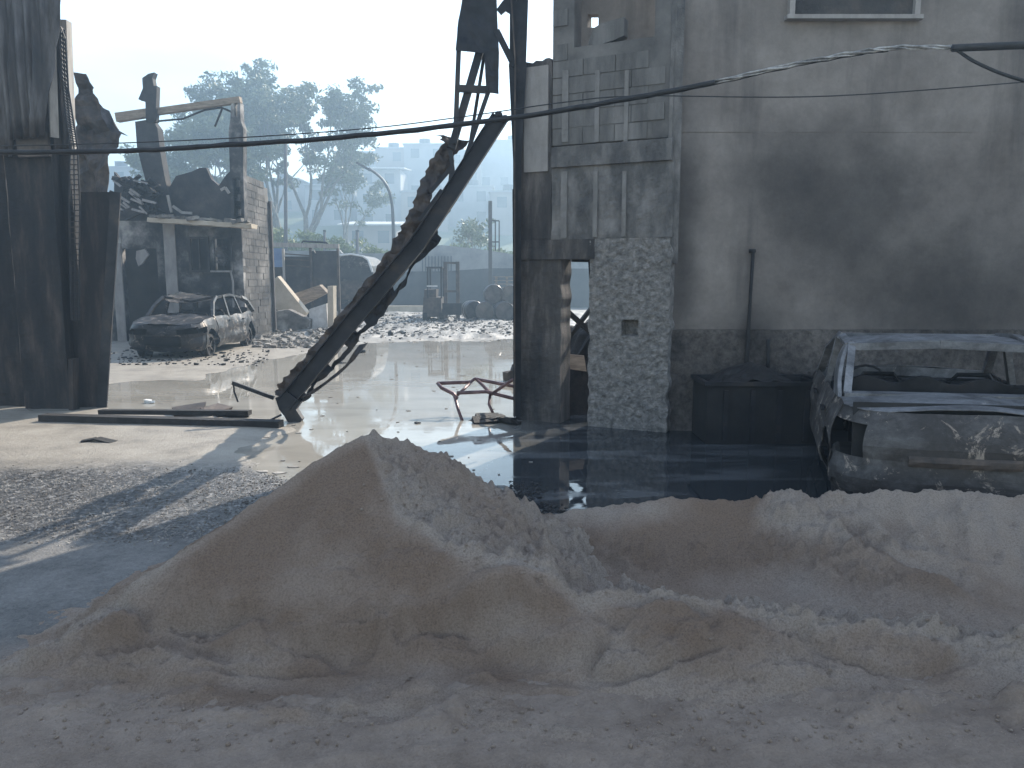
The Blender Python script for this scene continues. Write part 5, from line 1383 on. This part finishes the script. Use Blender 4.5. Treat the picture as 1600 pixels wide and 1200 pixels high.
shr = [(560, 60, 4.6, "bright green shrub tree under the street lamp's left side", 1), (590, 59, 3.6, "bright low shrub beside the street lamp pole", 2), (640, 62, 3.6, "pale low shrub half behind the leaning beam", 3), (735, 58, 6.2, "thin twiggy tree above the yard wall, left of the gate post", 4),
       (705, 60, 4.3, "bright shrub above the middle of the yard wall", 5), (765, 60, 3.8, "low green shrub right behind the gate post", 6), (795, 60, 4.0, "green shrub against the tall building's edge", 7), (500, 60, 5.0, "bright leafy shrub at the big eucalyptus foot", 8), (430, 58, 5.5, "bright leafy shrub between house and utility pole", 9)]
for px, d, h, lab, sd in shr:
    tree("shrub", base_at(px, d, .2), h, 1.3, lab, "shrub", 40 + sd, MT['leaf_light'] if sd != 4 else MT['leaf'], 3, 60 if sd != 4 else 26, 50, .17, .75, "shrubs along the back of the yard wall", .3)

# ------------------------------------------------------------------ hillside houses
wp = MB(); wp.box((0, 0, 0), (1.6, .12, 1.7)); wme = bpy.data.meshes.new("window"); wme.from_pydata(wp.v, [], wp.f); wme.materials.append(MT['glass_far'])
def far_house(px0, px1, ytop, d, depth, label, mat, roof='flat', seed=0, ybot=None):
    d *= 1.3; depth *= 1.3
    x0, x1 = U(px0, 400, d).x, U(px1, 400, d).x
    zt = U(700, ytop, d).z; zb_ = hill_z((x0 + x1) / 2, d) - 1.5
    h = thing("hillside_house", ((x0 + x1) / 2, d, zb_), label, "house", "houses on the hazy hillside")
    mb = MB(); mb.box(((x0 + x1) / 2, d + depth / 2, (zt + zb_) / 2), (x1 - x0, depth, zt - zb_)); mb.build("wall", mat, h)
    if roof == 'flat':
        mb = MB(); mb.box(((x0 + x1) / 2, d + depth / 2, zt + .12), (x1 - x0 + .5, depth + .5, .24)); rf_ = mb.build("roof", MT['concrete_far'], h)
        mb = MB(); xt_ = x0 + (x1 - x0) * (.25 + .5 * ((seed * 37) % 10) / 10); mb.tube([(xt_, d + 2, zt + .2), (xt_, d + 2, zt + 1.3)], 1.1, 14); mb.build("water_tank", MT['lamp'], rf_)
    else:
        mb = MB(); mb.prism([(x0 - .8, d - 1.0, zt - .05), (x1 + .8, d - 1.0, zt - .05), (x1 + .8, d + depth, zt + .9), (x0 - .8, d + depth, zt + .9)], (0, 0, .18)); mb.build("roof", MT['roof_far'], h)
    rn = random.Random(seed)
    z = zt - 1.6
    while z > zb_ + 2.2:
        n = max(2, int((x1 - x0) / 3.4))
        for k in range(n):
            if rn.random() < .2: continue
            o = link("window", wme, h); o.location = Vector((x0 + (k + .5) * (x1 - x0) / n, d + .02, z)) - h.location
        z -= 3.4
hh = [(525, 600, 238, 128, 9, "wide pale terrace house at the hill's left, above the street lamp", 'concrete_far', 'flat'),
      (590, 634, 232, 122, 8, "pale house just left of the tallest hillside block", 'brick_far', 'flat'),
      (634, 702, 226, 116, 9, "tallest grey block on the hill, behind the leaning beam", 'concrete_far', 'flat'),
      (702, 752, 236, 124, 8, "ochre hillside house right behind the steel beam's upper half", 'brick_far', 'flat'),
      (746, 830, 220, 130, 9, "broad pale hillside block next to the tall building's edge", 'concrete_far', 'flat'),
      (560, 628, 264, 104, 7, "hillside house with a bright metal roof behind the lamp head", 'concrete_far', 'metal'),
      (540, 620, 352, 84, 6, "low shed with bright metal roof at the hill's foot", 'brick_far', 'metal'),
      (628, 700, 300, 100, 7, "grey mid-slope house behind the crumpled sheeting", 'brick_far', 'flat'),
      (700, 770, 292, 104, 7, "pale mid-slope house between beam and gate post", 'concrete_far', 'flat'),
      (766, 840, 300, 98, 7, "mid-slope house beside the tall building's edge", 'brick_far', 'flat'),
      (480, 548, 290, 106, 7, "mid-slope house seen through the big eucalyptus", 'concrete_far', 'flat'),
      (400, 470, 280, 120, 8, "hillside house behind the eucalyptus trunks", 'brick_far', 'flat'),
      (150, 240, 262, 110, 8, "far pale house seen through the ruined upper storey", 'concrete_far', 'flat')]
for i, (a, c_, yt, d, dep, lab, mt_, rf) in enumerate(hh):
    far_house(a, c_, yt, d, dep, lab, MT[mt_], rf, i)

# ------------------------------------------------------------------ sand heaps
def seg_h(X, Y, pts, slope):
    best = np.full(X.shape, -9.0)
    for (a, b_) in zip(pts[:-1], pts[1:]):
        ex, ey = b_[0] - a[0], b_[1] - a[1]
        t = np.clip(((X - a[0]) * ex + (Y - a[1]) * ey) / (ex * ex + ey * ey + 1e-9), 0, 1)
        d = np.hypot(X - a[0] - t * ex, Y - a[1] - t * ey)
        h = a[2] + (b_[2] - a[2]) * t - slope * d
        best = np.maximum(best, h)
    return best
def smax(a, b_, k):
    h = np.clip(0.5 + 0.5 * (a - b_) / k, 0, 1)
    return b_ + (a - b_) * h + k * h * (1 - h)
def R3(lst): return [tuple(U(*p)) for p in lst]

def T_(py): return math.tan(math.atan((py - 600) / F_PX) + PITCH)
def RF(lst, slope=.74, extra=0.0):
    """Ridge points given as (photo x, photo y, photo y of the foot below): depth follows from the slope of the face."""
    out = []
    for x, y, yb in lst:
        db = CAM_H / T_(yb)
        out.append(tuple(U(x, y, (CAM_H + slope * db) / (T_(y) + slope) + extra)))
    return out
crest = RF([(574, 684, 1092), (596, 740, 1094), (622, 795, 1096), (700, 848, 1096), (790, 876, 1098), (850, 890, 1098), (905, 920, 1098), (960, 912, 1096), (1060, 928, 1094), (1150, 943, 1090), (1300, 960, 1086), (1450, 978, 1082), (1600, 998, 1078), (1800, 1025, 1075)])
pk_ = 4.32
backr = R3([(574, 684, pk_)] + [(x, y, pk_ + q) for x, y, q in ((620, 688, .08), (700, 723, .16), (760, 756, .24), (800, 783, .28), (850, 828, .34), (900, 878, .2))])
leftr = [crest[0]] + RF([(540, 694, 1092), (440, 758, 1092), (330, 834, 1090), (220, 906, 1086), (100, 986, 1080), (-10, 1054, 1070)])
def lerp3(a, k):
    i_ = min(len(a) - 2, int(k)); f_ = k - i_
    return tuple(a[i_][q] + (a[i_ + 1][q] - a[i_][q]) * f_ for q in range(3))
cross = [[lerp3(crest, a), lerp3(backr, c_)] for a, c_ in ((.5, 1.5), (1, 2), (1.5, 2.5), (2, 3), (2.5, 3.4), (3, 3.9), (3.5, 4.4), (4, 4.9), (4.6, 5.5), (5.2, 6))]
def apron(h, k=.30, drop=.13):
    """Sand that has run out at a flatter angle round the foot."""
    return smax(h, np.minimum(h * .38 + .045, .1), .05)
SCOOPS = [(300, 985, .30, .07, .05), (560, 1000, .34, .09, .06), (720, 985, .4, .08, .055), (790, 1010, .3, .10, .06), (1000, 1050, .5, .07, .05), (430, 1030, .3, .06, .04), (150, 1020, .3, .06, .04), (900, 1040, .35, .07, .045)]
def heap_main(X, Y):
    wx = X + .05 * fbm(X * 3, Y * 3, 3, 61); wy_ = Y + .05 * fbm(X * 3, Y * 3, 3, 62)
    h = seg_h(wx, wy_, crest, .74)
    h = smax(h, seg_h(wx, wy_, leftr, .72), .05)
    h = smax(h, seg_h(wx, wy_, backr, .78), .04)
    for c_ in cross: h = smax(h, seg_h(wx, wy_, c_, .78), .05)
    ridge = h.copy()
    # slumps near the foot: scarps with a soft apron of fallen sand
    for (px, py, rx, ry, dep) in SCOOPS:
        p = G(px, py, .18)
        dep = dep * 2.7; ry = ry * 1.25
        u, v = (X - p.x) / rx, (Y - p.y - .09 * fbm(X * 4, Y * 2, 3, int(px))) / ry
        e = np.exp(-(u ** 2) * 1.4)
        h = h - dep * e * sstep(1.0, .55, v) * sstep(-2.4, -.6, v)
        h = h + .5 * dep * e * np.exp(-((v + 2.6) ** 2))
    h = apron(h)
    lump = fbm(X * 5, Y * 5, 4, 71)
    foot = 1 - sstep(.1, .45, h)
    h = h + .035 * lump * (.3 + .5 * foot)
    ledge = fbm(X * 2.4 + 7, Y * 6.5, 4, 74)
    mid = sstep(-.02, .08, h) * (1 - sstep(.26, .42, h + .15 * vnoise(X * 1.3, Y, 75)))
    h = h + mid * (.11 * np.maximum(ledge, -.12) - .05 * (1 - np.abs(np.clip(fbm(X * 1.7, Y * 4.5, 3, 76) * 5, -1, 1))))
    return h, ridge
def heap_low(X, Y):
    wx = X + .06 * fbm(X * 3, Y * 3, 3, 63); wy_ = Y + .06 * fbm(X * 3, Y * 3, 3, 64)
    r = R3([(830, 810, 4.85), (900, 797, 4.85), (960, 792, 4.85), (1050, 780, 4.85), (1150, 786, 4.82), (1240, 769, 4.8), (1275, 803, 4.6), (1340, 848, 4.35), (1400, 873, 4.2), (1460, 898, 4.08), (1505, 948, 3.9), (1530, 988, 3.75)])
    h = apron(seg_h(wx, wy_, r, .62)) + .035 * fbm(X * 5, Y * 5, 4, 72)
    return h, h
def heap_car(X, Y):
    wx = X + .06 * fbm(X * 3, Y * 3, 3, 65); wy_ = Y + .06 * fbm(X * 3, Y * 3, 3, 66)
    t_ = [(1270, 784, 4.8), (1340, 772, 4.84), (1400, 764, 4.85), (1500, 767, 4.85), (1600, 780, 4.85), (1780, 788, 4.85)]
    l_ = [(1400, 858, 4.35), (1460, 864, 4.35), (1530, 874, 4.3), (1600, 899, 4.25), (1780, 928, 4.15)]
    h = smax(seg_h(wx, wy_, R3(t_), .75), seg_h(wx, wy_, R3(l_), .85), .03)
    for a, b_ in zip(t_[2:], l_[1:]): h = smax(h, seg_h(wx, wy_, R3([a, b_]), .6), .04)
    h = smax(h, seg_h(wx, wy_, R3([(1340, 772, 4.84), (1400, 858, 4.35)]), .6), .04)
    h = smax(h, seg_h(wx, wy_, R3([(1450, 765, 4.85), (1495, 869, 4.32)]), .6), .05)
    h = smax(h, seg_h(wx, wy_, R3([(1550, 773, 4.85), (1565, 886, 4.27)]), .6), .05)
    return apron(h) + .035 * fbm(X * 5, Y * 5, 4, 73), h
def sand_detail(X, Y, rough):
    c1_ = np.maximum(fbm(X * 10 + .3 * vnoise(X * 7, Y * 7, 80), Y * 12, 3, 81), -.08)
    c2_ = np.maximum(vnoise(X * 26, Y * 30, 82), -.02)
    c3_ = np.maximum(vnoise(X * 52, Y * 58, 85), 0)
    c4_ = vnoise(X * 85, Y * 85, 83)
    return rough * (.075 * c1_ + .05 * c2_) + (.012 + .034 * rough) * c3_ + .006 * c4_ + .006 * vnoise(X * 22, Y * 22, 84)
def sand_rough(X, Y, h, fn):
    r = np.clip(.55 + 1.6 * fbm(X * 1.6, Y * 1.6, 3, 91), .12, 1.3)
    if fn is heap_main:
        # loose crumbly back slope and foot, smoother steep front
        back = sstep(-.06, .06, Y - np.interp(X, [p[0] for p in crest], [p[1] for p in crest])) * (X > crest[0][0] - .03)
        r = np.clip(r * .28 + back * .95 + .62 * (1 - sstep(.1, .36, h + .12 * fbm(X * 1.5, Y * 1.5, 3, 92))), .06, 1.4)
    return r
def dry_and_skylight(X, Y, h, fn):  # dried sand plus sky light painted on crests and back face; scarps damp
    n = fbm(X * 2.2, Y * 3.0, 4, 95)
    if fn is heap_main:
        cy = np.interp(X, [p[0] for p in crest], [p[1] for p in crest])
        right = sstep(-.06, .03, X - crest[0][0])
        back = sstep(-.05, .04, Y - cy) * right
        rim = np.exp(-((Y - cy) / .06) ** 2) * right
        foot = 1 - sstep(.06, .3, h)
        d = .12 + .75 * np.maximum(back, rim) + .38 * foot + .5 * n
        left = (1 - right) * np.exp(-((Y - np.interp(X, [p[0] for p in leftr][::-1], [p[1] for p in leftr][::-1])) / .07) ** 2)
        d = d + .5 * left
        for (px, py, rx, ry, dep) in SCOOPS:
            p = G(px, py, .18)
            d = d - .45 * np.exp(-((X - p.x) / rx) ** 2 * 1.4 - ((Y - p.y + .02) / ry) ** 2)
        return d
    if fn is heap_low:
        return .08 + .7 * sstep(.2, .34, h) * (n + .75) + .45 * (1 - sstep(.05, .16, h)) + .4 * n
    return .45 + .4 * sstep(.24, .36, h) + .6 * n
def make_heap(name, fn, x0, x1, y0, y1, step, label):
    xs_, ys_ = np.arange(x0, x1, step), np.arange(y0, y1, step)
    X, Y = np.meshgrid(xs_, ys_)
    h, ridge = fn(X, Y)
    gh = ground_h(X, Y)
    Z = smax(h, gh - .014, .05) + sand_detail(X, Y, sand_rough(X, Y, h, fn)) * (.25 + .75 * sstep(.0, .14, h))
    o = height_mesh(name, xs_, ys_, Z, MT['sand'], keep=(h > gh - .1), attr=("dry_lit", dry_and_skylight(X, Y, h, fn)))
    return tag(o, label, "sand heap", "sand heaps tipped across the yard entrance")
make_heap("sand_heap", heap_main, -3.2, 3.6, 2.6, 5.6, .011, "biggest sand heap, with a pointed peak and a long ridge trailing right")
make_heap("sand_heap", heap_low, -.5, 3.6, 3.3, 5.75, .0145, "middle low sand ridge between the peaked heap and the burned sedan")
make_heap("sand_heap", heap_car, 1.5, 5.0, 3.4, 5.8, .0145, "flat-topped sand heap right in front of the burned sedan")
# loose clods along ridges and at the foot
rn = random.Random(77); mb = MB()
ico = [(0, 0, 1), (.89, 0, .45), (.28, .85, .45), (-.72, .53, .45), (-.72, -.53, .45), (.28, -.85, .45), (.72, .53, -.45), (-.28, .85, -.45), (-.89, 0, -.45), (-.28, -.85, -.45), (.72, -.53, -.45), (0, 0, -1)]
icf = [(0, 1, 2), (0, 2, 3), (0, 3, 4), (0, 4, 5), (0, 5, 1), (1, 6, 2), (2, 7, 3), (3, 8, 4), (4, 9, 5), (5, 10, 1), (6, 7, 2), (7, 8, 3), (8, 9, 4), (9, 10, 5), (10, 6, 1), (11, 7, 6), (11, 8, 7), (11, 9, 8), (11, 10, 9), (11, 6, 10)]
px_, py_, sz_ = [], [], []
for k in range(2200):
    t = rn.random()
    if t < .5: px_.append(rn.gauss(rn.choice((-1.6, -.9, -.2, .7, 1.3, 2.2)), .28)); py_.append(2.72 + abs(rn.gauss(0, .28)))
    elif t < .8:
        c_ = rn.choice(crest[2:]); px_.append(c_[0] + rn.gauss(0, .2)); py_.append(c_[1] + rn.gauss(.05, .1))
    else: px_.append(rn.uniform(-.6, 1.0)); py_.append(rn.uniform(3.8, 4.6))
    sz_.append(.002 + .010 * rn.random() ** 5)
PX, PY = np.array(px_), np.array(py_)
hp_ = heap_main(PX, PY)[0]
PZ = np.maximum(smax(hp_, ground_h(PX, PY) - .014, .05) + sand_detail(PX, PY, sand_rough(PX, PY, hp_, heap_main)) * (.25 + .75 * sstep(.0, .14, hp_)), ground_h(PX, PY))
for x, y, z, s in zip(px_, py_, PZ, sz_):
    mb.add([(x + v[0] * s * rn.uniform(.7, 1.2), y + v[1] * s * rn.uniform(.7, 1.2), z + s * .4 + v[2] * s * .8) for v in ico], icf)
cl_ = mb.build("sand_clods", MT['sand'], smooth=False)
at_ = cl_.data.attributes.new('dry_lit', 'FLOAT', 'POINT'); at_.data.foreach_set('value', np.full(len(cl_.data.vertices), .55, np.float32))
tag(cl_, kind='stuff')

# ------------------------------------------------------------------ haze
m = bpy.data.materials.new("haze_air"); m.use_nodes = True
nt = m.node_tree
nt.nodes.remove(nt.nodes["Principled BSDF"])
pv = nt.nodes.new("ShaderNodeVolumePrincipled")
pv.inputs['Color'].default_value = (0.54, 0.77, 1.0, 1)
pv.inputs['Density'].default_value = HAZE_DENSITY
pv.inputs['Anisotropy'].default_value = 0.5
nt.links.new(pv.outputs[0], nt.nodes["Material Output"].inputs['Volume'])
mb = MB(); mb.box((0, 160, 17.6), (700, 340, 37.7))
tag(mb.build("haze", m), kind='stuff')
